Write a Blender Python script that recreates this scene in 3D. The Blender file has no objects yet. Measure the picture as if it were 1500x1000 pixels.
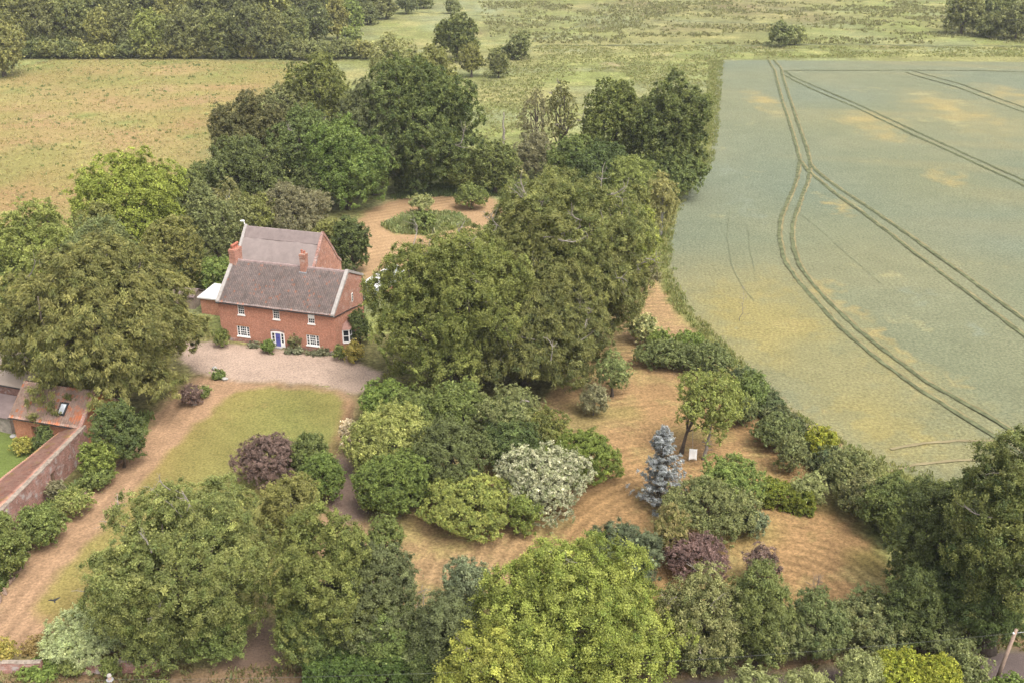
import bpy, bmesh, math, random
import numpy as np
from mathutils import Vector, Matrix

sc = bpy.context.scene
COL = sc.collection

# ------------------------------------------------------------------ camera, sky, sun, exposure
cam = bpy.data.cameras.new('camera')
cam.sensor_width = 36.0
cam.lens = 36.752
cam.clip_start = 0.5
cam.clip_end = 9000
camo = bpy.data.objects.new('camera', cam)
camo.location = (0, 0, 58)
camo.rotation_euler = (math.radians(90 - 23.6306), 0, 0)
COL.objects.link(camo)
sc.camera = camo

SUN_EL, SUN_AZ = math.radians(58), math.radians(142)   # azimuth clockwise from the view direction (+Y)
world = bpy.data.worlds.new('World')
sc.world = world
world.use_nodes = True
wn, wl = world.node_tree.nodes, world.node_tree.links
wn.clear()
wo = wn.new('ShaderNodeOutputWorld')
bg = wn.new('ShaderNodeBackground')
sky = wn.new('ShaderNodeTexSky')
sky.sky_type = 'NISHITA'
sky.sun_disc = False
sky.sun_elevation = SUN_EL
sky.sun_rotation = SUN_AZ
sky.dust_density = 5.0
sky.air_density = 1.0
sky.ozone_density = 1.0
hs = wn.new('ShaderNodeHueSaturation')        # overcast: a cloud layer greys the blue of the sky
hs.inputs['Saturation'].default_value = 0.22
wl.new(sky.outputs[0], hs.inputs['Color'])
wl.new(hs.outputs[0], bg.inputs['Color'])
bg.inputs['Strength'].default_value = 0.148
wl.new(bg.outputs[0], wo.inputs['Surface'])

sun = bpy.data.lights.new('sun', 'SUN')
sun.energy = 1.3
sun.angle = math.radians(32)
sun.color = (1.0, 0.93, 0.82)
suno = bpy.data.objects.new('sun', sun)
sd = Vector((math.sin(SUN_AZ) * math.cos(SUN_EL), math.cos(SUN_AZ) * math.cos(SUN_EL), math.sin(SUN_EL)))
suno.rotation_euler = (-sd).to_track_quat('-Z', 'Y').to_euler()
suno.location = (60, -40, 150)
COL.objects.link(suno)

sc.view_settings.view_transform = 'Standard'
sc.view_settings.look = 'None'
sc.view_settings.gamma = 1.0
sc.view_settings.exposure = 1.15
sc.cycles.max_bounces = 5
sc.cycles.diffuse_bounces = 3
sc.cycles.glossy_bounces = 2
sc.cycles.transmission_bounces = 3
sc.cycles.volume_bounces = 0
sc.cycles.use_adaptive_sampling = True
sc.cycles.adaptive_threshold = 0.01
sc.cycles.use_denoising = True

# ------------------------------------------------------------------ tables (world metres)
TREES = [
    ('willow', 'feathery silver green willow behind the low brick wall beside the lawn corner', [-35.02, 69.23, 3.88, 3.88, 0.2, 1.29], {'name': 'willow_bush'}),
    ('ash', 'broad mid green tree with bare twigs poking from its top, beside the dirt track', [-26.14, 69.54, 7.76, 7.76, 0.6, 7.46], {'twigs': 14, 'name': 'ash_tree'}),
    ('olive', 'soft olive shrub between the copper leaved bush and the broad tree with bare twigs', [-21.06, 84.14, 3.13, 3.13, 0.3, 3.65], {'name': 'shrub', 'cat': 'shrub'}),
    ('olive2', 'olive topped tree standing left of the bluish green tree above the roadside hedge', [-14.59, 67.69, 4.29, 4.29, 0.3, 7.45], {}),
    ('bluegreen', 'bluish dark green rounded tree left of the bare pale sapling', [-11.24, 68.24, 3.93, 3.93, 0.3, 5.27], {}),
    ('mid', 'small leafy bush with orange flowers at the end of the gravel path', [-11.68, 81.29, 1.7, 1.7, 0.3, 2.36], {'name': 'flowering_shrub', 'cat': 'shrub'}),
    ('bluegreen', 'dark bluish shrub at the foot of the bare pale sapling', [-5.17, 65.46, 2.61, 2.61, 0.3, 3.82], {'name': 'shrub', 'cat': 'shrub'}),
    ('bluepale', 'blue green shrub on the left edge of the bright green sycamore', [-3.78, 73.28, 2.15, 2.15, 0.3, 2.87], {'name': 'shrub', 'cat': 'shrub'}),
    ('syc', 'large bright yellow green sycamore at the bottom centre of the photo', [5.12, 65.51, 8.29, 8.29, 0.5, 5.41], {'twigs': 3, 'name': 'sycamore_tree'}),
    ('syc2', 'yellow green young tree with a dead limb in front of the large bright sycamore', [-1.67, 61.07, 4.2, 4.2, 0.3, 4.01], {'twigs': 3}),
    ('juniper', 'dark grey green spreading juniper behind the large bright sycamore', [10.08, 79.09, 3.9, 3.9, 0.3, 2.21], {'name': 'juniper_bush'}),
    ('conif', 'upright olive cypress with browned tip between juniper and copper bush', [14.69, 81.24, 1.79, 1.79, 0.3, 3.01], {'name': 'cypress_tree'}),
    ('copper', 'purplish copper leaved shrub in front of the grey green bush', [16.84, 79.43, 3.05, 3.05, 0.3, 1.79], {'name': 'copper_shrub', 'cat': 'shrub'}),
    ('copper', 'small copper shrub at the edge of the round mown clearing', [22.29, 77.64, 1.65, 1.65, 0.3, 1.91], {'name': 'copper_shrub', 'cat': 'shrub'}),
    ('greytwig', 'greyish tree full of dry twigs right of the large bright sycamore', [14.88, 66.55, 3.49, 3.49, 0.3, 4.6], {'twigs': 16}),
    ('mid2', 'dense green tree between the twiggy grey tree and the roadside hedgerow', [19.53, 67.01, 2.91, 2.91, 0.3, 4.79], {}),
    ('hedge1', 'left bushy section of the hedgerow below the round mown clearing', [24.46, 68.13, 2.86, 2.86, 0.3, 2.96], {'name': 'hedgerow_shrub', 'cat': 'hedge'}),
    ('hedge2', 'right bushy section of the hedgerow below the round mown clearing', [29.67, 69.2, 3.52, 3.52, 0.3, 2.4], {'name': 'hedgerow_shrub', 'cat': 'hedge'}),
    ('dark', 'dark green tree at the left flank of the tall tree with white dead limbs', [36.17, 74.88, 4.02, 4.02, 0.4, 6.21], {}),
    ('oakr', 'tall oak with white dead limbs at the right edge of the photo', [39.15, 68.97, 4.88, 4.88, 1.0, 10.74], {'twigs': 9, 'name': 'oak_tree'}),
    ('dark', 'dark glossy tree low at the right edge above the road', [38.37, 70.29, 4.7, 4.7, 0.3, 4.67], {}),
    ('greyg', 'grey green airy tree behind the yellow green clipped bush by the road', [35.13, 68.99, 3.13, 3.13, 0.3, 1.69], {}),
    ('gold', 'round yellow green clipped bush beside the road', [29.96, 63.33, 2.57, 2.57, 0.3, 1.96], {'name': 'clipped_bush', 'cat': 'shrub'}),
    ('gold', 'smaller yellow green bush touching the right side of the round one', [32.22, 62.44, 1.92, 1.92, 0.3, 2.19], {'name': 'clipped_bush', 'cat': 'shrub'}),
    ('pale', 'pale green loose shrub left of the round yellow green bush by the road', [26.65, 63.07, 1.78, 1.78, 0.3, 2.23], {'name': 'shrub', 'cat': 'shrub'}),
    ('greyg', 'pale twiggy shrub left of the utility pole beside the road', [35.03, 63.51, 1.52, 1.52, 0.3, 2.23], {'name': 'shrub', 'cat': 'shrub'}),
    ('pale', 'low light green shrub at the bottom edge in front of the road bank, left one', [18.26, 61.49, 2.32, 2.32, 0.3, 1.69], {'name': 'shrub', 'cat': 'shrub'}),
    ('pale', 'low light green shrub at the bottom edge in front of the road bank, right one', [22.41, 61.46, 2.36, 2.36, 0.3, 1.84], {'name': 'shrub', 'cat': 'shrub'}),
    ('bright', 'low bright shrub at the foot of the utility pole', [37.49, 61.47, 2.16, 2.16, 0.3, 1.44], {'name': 'shrub', 'cat': 'shrub'}),
    ('bright', 'bright green shrub in front of the low brick wall at the bottom left', [-37.8, 66.37, 1.75, 1.75, 0.3, 0.1], {'name': 'shrub', 'cat': 'shrub'}),
    ('mid', 'small green shrub against the low brick wall below the willow', [-35.1, 66.22, 1.15, 1.15, 0.3, 0.49], {'name': 'shrub', 'cat': 'shrub'}),
    ('yell', 'yellowish shrub at the left edge by the dirt track end', [-41.2, 67.24, 1.21, 1.21, 0.3, 0.93], {'name': 'shrub', 'cat': 'shrub'}),
    ('dryb', 'low brown scrub between the dirt track end and the low wall', [-39.12, 69.16, 1.52, 1.52, 0.3, 0.1], {'name': 'shrub', 'cat': 'shrub'}),
    ('mid', 'small shrub growing on the low wall under the broad tree with bare twigs', [-31.99, 65.59, 0.7, 0.7, 0.3, 0.83], {'name': 'shrub', 'cat': 'shrub'}),
    ('mid', 'mid green shrub in front of the old brick wall, nearest the doorway', [-44.84, 84.17, 2.34, 2.34, 0.3, 1.81], {'name': 'shrub', 'cat': 'shrub'}),
    ('mid', 'dark leafy shrub at the left edge in front of the old brick wall', [-45.58, 78.45, 2.14, 2.14, 0.3, 3.26], {'name': 'shrub', 'cat': 'shrub'}),
    ('low', 'low bright weeds beside the old doorway', [-43.79, 89.13, 2.11, 2.11, 0.3, 1.25], {'name': 'weed_clump', 'cat': 'weeds'}),
    ('grey', 'grey bare looking shrub beside the old doorway', [-46.7, 91.89, 0.77, 0.77, 0.3, 1.03], {'name': 'shrub', 'cat': 'shrub'}),
    ('dark', 'dark evergreen shrub under the spreading beech beside the barn gable', [-42.15, 98.56, 2.7, 2.7, 0.3, 3.88], {'name': 'shrub', 'cat': 'shrub'}),
    ('bright', 'bright green shrub in front of the dark evergreen near the barn', [-43.54, 95.66, 1.94, 1.94, 0.3, 2.3], {'name': 'shrub', 'cat': 'shrub'}),
    ('mid', 'low leafy shrub nearest the dirt track below the barn', [-43.27, 94.34, 1.78, 1.78, 0.3, 1.03], {'name': 'shrub', 'cat': 'shrub'}),
    ('dark', 'dark climber heaped against the orange barn wall', [-51.53, 101.2, 1.13, 1.13, 0.3, 1.59], {'name': 'climbing_plant', 'cat': 'climber'}),
    ('yell', 'small yellow plant in the lawn beside the barn', [-54.25, 101.74, 1.21, 1.21, 0.3, 0.79], {'name': 'garden_plant', 'cat': 'plant'}),
    ('copper', 'small dark purple shrub at the foot of the spreading beech', [-38.86, 113.2, 1.24, 1.24, 0.3, 1.24], {'name': 'copper_shrub', 'cat': 'shrub'}),
    ('mid', 'tiny round bush on the track by the gravel drive', [-37.9, 115.46, 0.59, 0.59, 0.3, 0.53], {'name': 'shrub', 'cat': 'shrub'}),
    ('beech', 'huge spreading beech with drooping olive foliage left of the house', [-48.06, 113.11, 12.56, 12.56, 0.6, 10.4], {'name': 'beech_tree', 'twigs': 4}),
    ('greyg', 'grey green crown rising just behind the huge left beech', [-57.25, 137.42, 6.07, 6.07, 3.0, 6.96], {}),
    ('lime', 'bright lime green tree between the golden field and the left beech', [-62.3, 165.29, 9.47, 9.47, 1.0, 8.99], {}),
    ('lime2', 'light green tree at the left edge behind the huge left beech', [-69.21, 144.75, 7.97, 7.97, 1.0, 7.42], {}),
    ('mid', 'dark green bush at the left edge below the light green tree', [-73.17, 139.97, 2.93, 2.93, 0.3, 4.91], {'name': 'shrub', 'cat': 'shrub'}),
    ('olive', 'yellowish olive tree between lime green tree and house chimney', [-51.87, 150.99, 4.36, 4.36, 0.6, 6.19], {}),
    ('mid2', 'low hedge tree at the corner of the golden field beside the lime green tree', [-58.97, 184.17, 4.21, 4.21, 0.3, 5.36], {'name': 'shrub', 'cat': 'shrub'}),
    ('greyg', 'thin grey green tree behind the left house chimney', [-48.44, 160.93, 4.26, 4.26, 1.2, 6.88], {}),
    ('birch', 'slender birch with a pale trunk behind the house', [-48.53, 172.05, 3.48, 3.48, 3.2, 4.52], {'name': 'birch_tree'}),
    ('laurel', 'bright rounded laurel left of the house chimney', [-46.37, 152.77, 3.18, 3.18, 0.3, 2.43], {'name': 'laurel_bush', 'cat': 'shrub'}),
    ('olive', 'pale olive tree right behind the thatched rear range', [-43.69, 171.31, 3.95, 3.95, 0.8, 4.86], {}),
    ('grey', 'wide grey green bush behind the thatched rear range', [-38.05, 175.8, 7.37, 7.37, 0.2, 5.39], {}),
    ('dark', 'dark pointed conifer right of the thatched rear range', [-25.75, 160.02, 2.96, 2.96, 0.2, 4.96], {'name': 'conifer_tree'}),
    ('olive', 'pale straggly shrub between conifer and thatched rear range', [-30.38, 164.53, 3.15, 3.15, 0.3, 3.87], {'name': 'shrub', 'cat': 'shrub'}),
    ('holm', 'dark rounded evergreen oak at the left end of the dense tree group', [-51.7, 205.67, 8.66, 8.66, 0.6, 10.42], {'name': 'oak_tree'}),
    ('dark2', 'dark leafy tree in front of the evergreen oak behind the birch', [-49.9, 191.47, 8.3, 8.3, 0.4, 7.64], {}),
    ('mid2', 'mid green tree with bare inner limbs in the middle of the dense group', [-41.23, 203.67, 7.92, 7.92, 2.0, 8.46], {'twigs': 8}),
    ('walnut', 'round mid green walnut overhanging the back mown glade', [-31.67, 196.86, 8.82, 8.82, 0.4, 8.61], {'name': 'walnut_tree'}),
    ('olive2', 'olive crowned tree behind the dense group beside the golden field', [-46.98, 256.06, 8.93, 8.93, 1.0, 10.27], {}),
    ('greyg', 'low grey green tree at the golden field corner', [-52.43, 254.57, 8.1, 8.1, 0.5, 7.51], {}),
    ('greyd', 'dull grey green tree squeezed against the big dark oak', [-28.04, 207.19, 7.89, 7.89, 0.6, 10.96], {}),
    ('dkoak', 'big dark green oak at the back of the mown glade', [-19.73, 210.6, 13.96, 13.96, 0.6, 13.41], {'name': 'oak_tree', 'twigs': 3}),
    ('pale', 'pale creamy green tree behind the big dark oak', [-33.79, 307.39, 7.46, 7.46, 0.6, 9.49], {}),
    ('olive', 'olive grey tree beside the pale creamy one behind the big oak', [-22.55, 303.26, 6.61, 6.61, 0.6, 7.88], {}),
    ('dkoak', 'dark isolated oak in the far meadow behind the big oak', [-19.63, 383.37, 8.0, 8.0, 0.3, 8.14], {'name': 'oak_tree'}),
    ('olive', 'small grey tree at the right flank of the isolated meadow oak', [-13.35, 348.91, 4.0, 4.0, 0.2, 5.4], {}),
    ('greyg', 'tiny round tree alone at the top of the far meadow', [-28.88, 530.88, 3.65, 3.65, 0.1, 3.16], {}),
    ('greyg', 'small airy bush in the meadow left of the pair of bushes', [-4.43, 346.85, 3.54, 3.54, 0.1, 4.73], {'name': 'shrub', 'cat': 'shrub'}),
    ('dark', 'tiny dark bush at the left of the pair of meadow bushes', [-0.74, 387.53, 2.71, 2.71, 0.1, 2.37], {'name': 'shrub', 'cat': 'shrub'}),
    ('greyg', 'airy small tree at the right of the pair of meadow bushes', [2.93, 384.34, 3.9, 3.9, 0.1, 5.06], {}),
    ('mid', 'green tree at the back edge of the mown glade left of the dark gap', [-10.26, 208.59, 4.44, 4.44, 0.2, 4.67], {}),
    ('mid2', 'dark green tree at the back edge of the mown glade right of the dark gap', [-3.31, 207.66, 5.24, 5.24, 0.2, 5.6], {}),
    ('elder', 'creamy flowering elder behind the crown of the great beech', [-0.43, 215.32, 2.43, 2.43, 0.3, 3.3], {'name': 'elder_bush', 'cat': 'shrub'}),
    ('grey', 'grey rounded bush left of the ivy clad tree', [4.93, 219.58, 5.51, 5.51, 0.3, 5.22], {'name': 'shrub', 'cat': 'shrub'}),
    ('thin', 'thin greyish see through tree left of the ivy clad tree', [5.11, 230.23, 3.31, 3.31, 3.0, 7.24], {}),
    ('ivy', 'ivy clad slender tree with bare top in the meadow edge', [10.9, 232.72, 3.94, 3.94, 4.0, 7.41], {'twigs': 10}),
    ('olive2', 'tall olive tree left of the darkest tree at the field edge', [20.94, 216.22, 7.36, 7.36, 0.6, 11.16], {}),
    ('mid', 'lower green shrub at the foot of the tall olive tree', [12.73, 208.74, 5.81, 5.81, 0.3, 6.11], {'name': 'shrub', 'cat': 'shrub'}),
    ('dkoak', 'tall dark tree at the edge of the crop field', [32.17, 209.78, 8.25, 8.25, 0.6, 11.67], {}),
    ('willow2', 'light green willow like tree in front of the tall dark tree', [22.28, 191.47, 4.87, 4.87, 0.3, 6.1], {}),
    ('birch2', 'pale upright sapling tree beside the crop field edge', [26.56, 180.1, 2.79, 2.79, 0.3, 6.02], {}),
    ('olive', 'small olive tree between the great beech and the pale sapling tree', [20.5, 169.86, 3.22, 3.22, 0.3, 6.04], {}),
    ('pale', 'young whitish sapling in the rough grass island of the glade', [-17.45, 193.26, 2.34, 2.34, 0.8, 1.55], {}),
    ('mid', 'small fresh green tree on the right of the mown glade', [-7.94, 196.93, 3.18, 3.18, 0.2, 2.42], {}),
    ('mid', 'low shrub at the tip of the rough grass island', [-16.14, 182.93, 2.48, 2.48, 0.3, 1.58], {'name': 'shrub', 'cat': 'shrub'}),
    ('gbeech', 'left half of the great beech clump right of the house, bushy green crown', [-7.28, 117.61, 10.59, 10.59, 0.5, 10.36], {'name': 'beech_tree', 'twigs': 9}),
    ('gbeech2', 'tallest top of the great beech clump, sprinkled with bare grey twigs', [6.49, 131.39, 11.72, 11.72, 3.0, 11.03], {'name': 'beech_tree', 'twigs': 34}),
    ('gbeech3', 'right drooping beech of the great clump, nearest the crop field', [9.93, 127.99, 8.59, 8.59, 2.2, 8.13], {'name': 'beech_tree', 'twigs': 20}),
    ('gbeech4', 'front drooping beech of the great clump above the shrubbery', [1.69, 119.19, 10.66, 10.66, 0.6, 6.61], {'name': 'beech_tree', 'twigs': 14}),
    ('syc', 'yellow green sycamore on the right shoulder of the great beech clump', [18.75, 150.4, 3.5, 3.5, 2.0, 6.13], {'name': 'sycamore_tree'}),
    ('grey', 'grey green tree edge hanging over the field margin', [20.49, 150.99, 2.09, 2.09, 0.5, 3.15], {}),
    ('bright', 'light green laurel at the end of the gravel drive', [-14.98, 108.46, 2.93, 2.93, 0.3, 2.73], {'name': 'laurel_bush', 'cat': 'shrub'}),
    ('mid', 'green shrub between the drive laurel and the great beech', [-10.13, 105.27, 3.79, 3.79, 0.3, 2.79], {'name': 'shrub', 'cat': 'shrub'}),
    ('magn', 'light yellow green magnolia beside the twin wheel tracks', [-12.58, 96.96, 5.23, 5.23, 0.3, 3.82], {'name': 'magnolia_tree'}),
    ('whitef', 'small white flowering shrub on the left of the light magnolia', [-18.08, 101.74, 1.02, 1.02, 0.3, 1.85], {'name': 'flowering_shrub', 'cat': 'shrub'}),
    ('rhodo', 'dense dark rounded rhododendron beside the gravel path', [-11.56, 89.8, 4.08, 4.08, 0.3, 3.17], {'name': 'rhododendron_bush', 'cat': 'shrub'}),
    ('dark3', 'dark fine leaved tree right behind the rounded rhododendron', [-6.23, 93.52, 4.27, 4.27, 0.4, 4.08], {}),
    ('lightb', 'broad light green bush overhanging the lower mown lawn', [-4.04, 87.32, 4.84, 4.84, 0.25, 2.35], {'name': 'shrub', 'cat': 'shrub'}),
    ('mid', 'green tree under the front beech left of the pale trunk', [-5.71, 105.27, 3.55, 3.55, 0.4, 3.23], {}),
    ('greyg', 'grey green tree with a pale trunk under the front beech', [-0.38, 102.89, 4.16, 4.16, 0.8, 3.1], {'twigs': 3}),
    ('dark', 'dull dark shrub behind the silvery white flowering tree', [0.0, 97.67, 3.64, 3.64, 0.3, 2.79], {'name': 'shrub', 'cat': 'shrub'}),
    ('olive2', 'drooping olive shrub between the front beech and the green flank bush', [3.44, 100.9, 2.99, 2.99, 0.3, 2.61], {'name': 'shrub', 'cat': 'shrub'}),
    ('silver', 'silvery white flowering tree in the middle of the shrubbery', [3.16, 90.74, 5.35, 5.35, 0.2, 3.12], {'name': 'flowering_tree'}),
    ('green', 'rich green bush on the right flank of the silvery flowering tree', [7.62, 95.98, 4.02, 4.02, 0.3, 2.49], {'name': 'shrub', 'cat': 'shrub'}),
    ('bright', 'small leafy shrub at the foot of the silvery flowering tree', [1.12, 86.0, 1.65, 1.65, 0.3, 1.98], {'name': 'shrub', 'cat': 'shrub'}),
    ('pinkf', 'small pale pink flowering shrub left of the rounded rhododendron foot', [-14.51, 89.66, 0.96, 0.96, 0.3, 1.22], {'name': 'flowering_shrub', 'cat': 'shrub'}),
    ('copper2', 'large copper purple bush on the lawn', [-25.46, 95.31, 3.46, 3.46, 0.3, 2.7], {'name': 'copper_shrub', 'cat': 'shrub'}),
    ('mid2', 'olive green tree touching the right of the large copper bush', [-21.25, 95.56, 2.07, 2.07, 0.2, 2.87], {}),
    ('rhodo', 'dark glossy rounded bush right of the large copper bush', [-19.25, 91.48, 2.18, 2.18, 0.3, 2.66], {'name': 'shrub', 'cat': 'shrub'}),
    ('apple', 'open crowned old fruit tree with leaning trunk on the mown garden', [21.45, 100.8, 4.35, 4.35, 2.6, 4.15], {'name': 'fruit_tree', 'base': (-2.6, 0.9)}),
    ('greyg2', 'wide grey green bush right of the blue spruce', [19.18, 86.07, 4.68, 4.68, 0.3, 2.62], {'name': 'shrub', 'cat': 'shrub'}),
    ('bright2', 'fresh green bush behind the wide grey green bush', [21.79, 90.31, 3.66, 3.66, 0.3, 2.69], {'name': 'shrub', 'cat': 'shrub'}),
    ('bluepale', 'small blue grey shrub at the left end of the clipped hedge', [23.29, 85.36, 1.32, 1.32, 0.3, 1.43], {'name': 'shrub', 'cat': 'shrub'}),
    ('yngtree', 'small drooping young tree on the mown garden beside the front beech', [12.36, 115.79, 2.51, 2.51, 1.0, 2.51], {'name': 'young_tree'}),
    ('grey', 'thin grey shrub at the foot of the small drooping young tree', [9.71, 110.82, 1.78, 1.78, 0.3, 1.88], {'name': 'shrub', 'cat': 'shrub'}),
    ('elder', 'elder with cream flower heads at the left end of the garden boundary thicket', [17.95, 132.56, 2.54, 2.54, 0.3, 1.75], {'name': 'elder_bush', 'cat': 'shrub'}),
    ('bright', 'bright green shrub in the boundary thicket beside the elder', [19.83, 129.49, 1.57, 1.57, 0.3, 1.35], {'name': 'shrub', 'cat': 'shrub'}),
    ('bramble', 'dark low bramble mass on the garden side of the boundary thicket', [20.06, 124.43, 4.55, 2.73, 0.3, 1.52], {'name': 'bramble_thicket', 'cat': 'shrub'}),
    ('bramble', 'dark low bramble mass on the field side of the boundary thicket', [25.25, 122.15, 3.33, 2.67, 0.3, 1.97], {'name': 'bramble_thicket', 'cat': 'shrub'}),
    ('bright', 'bright green bush on top of the boundary thicket', [23.75, 128.1, 2.38, 2.38, 0.3, 1.46], {'name': 'shrub', 'cat': 'shrub'}),
    ('mid', 'round green hedge tree behind the old fruit tree', [28.14, 111.07, 2.26, 2.26, 0.2, 2.75], {}),
    ('bramble', 'low bushy stretch of the field hedge right of the fruit tree', [29.61, 103.05, 2.9, 2.9, 0.3, 1.73], {'name': 'hedgerow_shrub', 'cat': 'hedge'}),
    ('greyg', 'grey green bush in the field hedge beside the golden bush', [29.9, 97.56, 1.75, 1.75, 0.3, 2.12], {'name': 'hedgerow_shrub', 'cat': 'hedge'}),
    ('gold2', 'golden yellow bush in the field hedge', [33.55, 99.97, 1.86, 1.86, 0.3, 1.95], {'name': 'hedgerow_shrub', 'cat': 'hedge'}),
    ('greyg2', 'pale grey green hedge tree right of the golden bush', [34.45, 92.07, 2.92, 2.92, 0.3, 2.79], {'name': 'hedgerow_shrub', 'cat': 'hedge'}),
    ('mid2', 'green hedge tree overlooking the round mown clearing', [36.46, 86.11, 2.76, 2.76, 0.3, 3.08], {'name': 'hedgerow_shrub', 'cat': 'hedge'}),
    ('pale', 'thin pale shrub between the clipped hedge and the field hedge', [30.04, 90.71, 1.79, 1.79, 0.3, 1.77], {'name': 'hedgerow_shrub', 'cat': 'hedge'}),
    ('dark', 'dark low section of the field hedge against the tall right oak', [37.77, 85.25, 1.83, 1.83, 0.3, 2.92], {'name': 'hedgerow_shrub', 'cat': 'hedge'}),
    ('climb', 'climbing rose trained on the front wall beside the blue door', [-29.43, 130.01, 0.97, 0.29, 0.0, 1.06], {'name': 'climbing_plant', 'cat': 'climber'}),
    ('rhodo', 'round glossy bush left of the blue door', [-32.87, 128.9, 0.83, 0.83, 0.3, 0.6], {'name': 'shrub', 'cat': 'shrub'}),
    ('lav', 'low grey lavender bush under the left ground floor window', [-35.35, 130.98, 0.94, 0.94, 0.0, 0.1], {'name': 'lavender_bush', 'cat': 'shrub'}),
    ('lav', 'low grey lavender hedge right of the blue door', [-29.37, 128.66, 1.2, 0.6, 0.0, 0.3], {'name': 'lavender_bush', 'cat': 'shrub'}),
    ('lav', 'low grey lavender hedge under the right ground floor window', [-26.1, 128.28, 1.84, 0.74, 0.0, 0.12], {'name': 'lavender_bush', 'cat': 'shrub'}),
    ('mid', 'small round bush at the right front corner of the house', [-22.84, 126.59, 0.73, 0.73, 0.3, 0.78], {'name': 'shrub', 'cat': 'shrub'}),
    ('mid', 'leafy shrub at the left front corner of the house', [-39.59, 130.63, 0.93, 0.93, 0.3, 1.2], {'name': 'shrub', 'cat': 'shrub'}),
    ('dark', 'tall evergreen shrub against the house gable beside the bay window', [-20.97, 131.58, 1.4, 1.4, 0.3, 2.46], {'name': 'shrub', 'cat': 'shrub'}),
    ('yell', 'yellow flowering bed between the gable and the great beech', [-20.9, 125.82, 1.26, 1.26, 0.0, 1.48], {'name': 'flower_bed', 'cat': 'plants'}),
    ('mid', 'low rockery plants among stones at the left edge of the drive', [-37.53, 120.86, 0.74, 0.74, 0.0, 0.4], {'name': 'rockery_plant', 'cat': 'plants'}),
    ('greyg', 'lone bush by the track beyond the crop field', [104.08, 417.05, 5.01, 5.01, 0.1, 4.42], {'name': 'shrub', 'cat': 'shrub'}),
    ('pale', 'paler half of the lone bush beyond the crop field', [111.08, 422.55, 3.74, 3.74, 0.1, 3.59], {'name': 'shrub', 'cat': 'shrub'}),
    ('far', 'largest tree of the distant copse at the top right', [188.87, 454.56, 8.26, 8.26, 0.2, 8.43], {}),
    ('faro', 'pinkish dry tree in the distant copse at the top right', [195.23, 467.64, 3.82, 3.82, 0.2, 5.07], {}),
    ('far', 'low bright tree in front of the distant copse at the top right', [196.83, 445.91, 5.33, 5.33, 0.2, 4.28], {}),
    ('far', 'tree behind the low bright one in the distant copse', [213.75, 477.44, 8.96, 8.96, 0.2, 8.53], {}),
    ('faro', 'grey tree at the right end of the distant copse', [204.18, 437.78, 7.71, 7.71, 0.2, 7.1], {}),
    ('farb', 'yellowish green tree, first from the left in the front row of the far wood', [-166.62, 349.27, 8.42, 8.42, 0.2, 9.62], {'group': 'trees of the far wood', 'name': 'woodland_tree'}),
    ('faro', 'dull olive tree, second from the left in the front row of the far wood', [-171.13, 393.38, 6.92, 6.92, 0.2, 12.13], {'group': 'trees of the far wood', 'name': 'woodland_tree'}),
    ('far', 'mid green tree, third from the left in the front row of the far wood', [-161.69, 396.94, 8.12, 8.12, 0.2, 11.04], {'group': 'trees of the far wood', 'name': 'woodland_tree'}),
    ('farb', 'yellowish green tree, fourth from the left in the front row of the far wood', [-148.73, 393.49, 6.21, 6.21, 0.2, 8.61], {'group': 'trees of the far wood', 'name': 'woodland_tree'}),
    ('faro', 'dull olive tree, fifth from the left in the front row of the far wood', [-143.54, 396.71, 6.24, 6.24, 0.2, 10.81], {'group': 'trees of the far wood', 'name': 'woodland_tree'}),
    ('farl', 'light green tree, sixth from the left in the front row of the far wood', [-130.69, 392.02, 7.43, 7.43, 0.2, 8.2], {'group': 'trees of the far wood', 'name': 'woodland_tree'}),
    ('faro', 'dull olive tree, seventh from the left in the front row of the far wood', [-118.26, 390.35, 7.39, 7.39, 0.2, 8.76], {'group': 'trees of the far wood', 'name': 'woodland_tree'}),
    ('far', 'mid green tree, eighth from the left in the front row of the far wood', [-105.4, 390.27, 6.9, 6.9, 0.2, 9.01], {'group': 'trees of the far wood', 'name': 'woodland_tree'}),
    ('fard', 'dark green tree, ninth from the left in the front row of the far wood', [-94.88, 387.03, 7.56, 7.56, 0.2, 10.56], {'group': 'trees of the far wood', 'name': 'woodland_tree'}),
    ('faro', 'dull olive tree, tenth from the left in the front row of the far wood', [-86.71, 390.12, 5.42, 5.42, 0.2, 8.32], {'group': 'trees of the far wood', 'name': 'woodland_tree'}),
    ('far', 'mid green tree, eleventh from the left in the front row of the far wood', [-82.09, 407.08, 5.13, 5.13, 0.2, 8.16], {'group': 'trees of the far wood', 'name': 'woodland_tree'}),
    ('fard', 'dark green tree, twelfth from the left in the front row of the far wood', [-76.44, 421.82, 5.84, 5.84, 0.2, 7.91], {'group': 'trees of the far wood', 'name': 'woodland_tree'}),
    ('farb', 'yellowish green tree, thirteenth from the left in the front row of the far wood', [-70.35, 437.38, 4.95, 4.95, 0.2, 7.66], {'group': 'trees of the far wood', 'name': 'woodland_tree'}),
    ('farl', 'light green tree, fourteenth from the left in the front row of the far wood', [-67.95, 463.0, 4.07, 4.07, 0.2, 6.69], {'group': 'trees of the far wood', 'name': 'woodland_tree'}),
    ('fard', 'dark green tree, fifteenth from the left in the front row of the far wood', [-64.7, 486.85, 4.27, 4.27, 0.2, 4.67], {'group': 'trees of the far wood', 'name': 'woodland_tree'}),
    ('faro', 'dull olive tree, sixteenth from the left in the front row of the far wood', [-58.73, 507.63, 5.4, 5.4, 0.2, 5.14], {'group': 'trees of the far wood', 'name': 'woodland_tree'}),
    ('fard', 'dark green tree, seventeenth from the left in the front row of the far wood', [-51.3, 530.08, 5.63, 5.63, 0.2, 5.03], {'group': 'trees of the far wood', 'name': 'woodland_tree'}),
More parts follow.
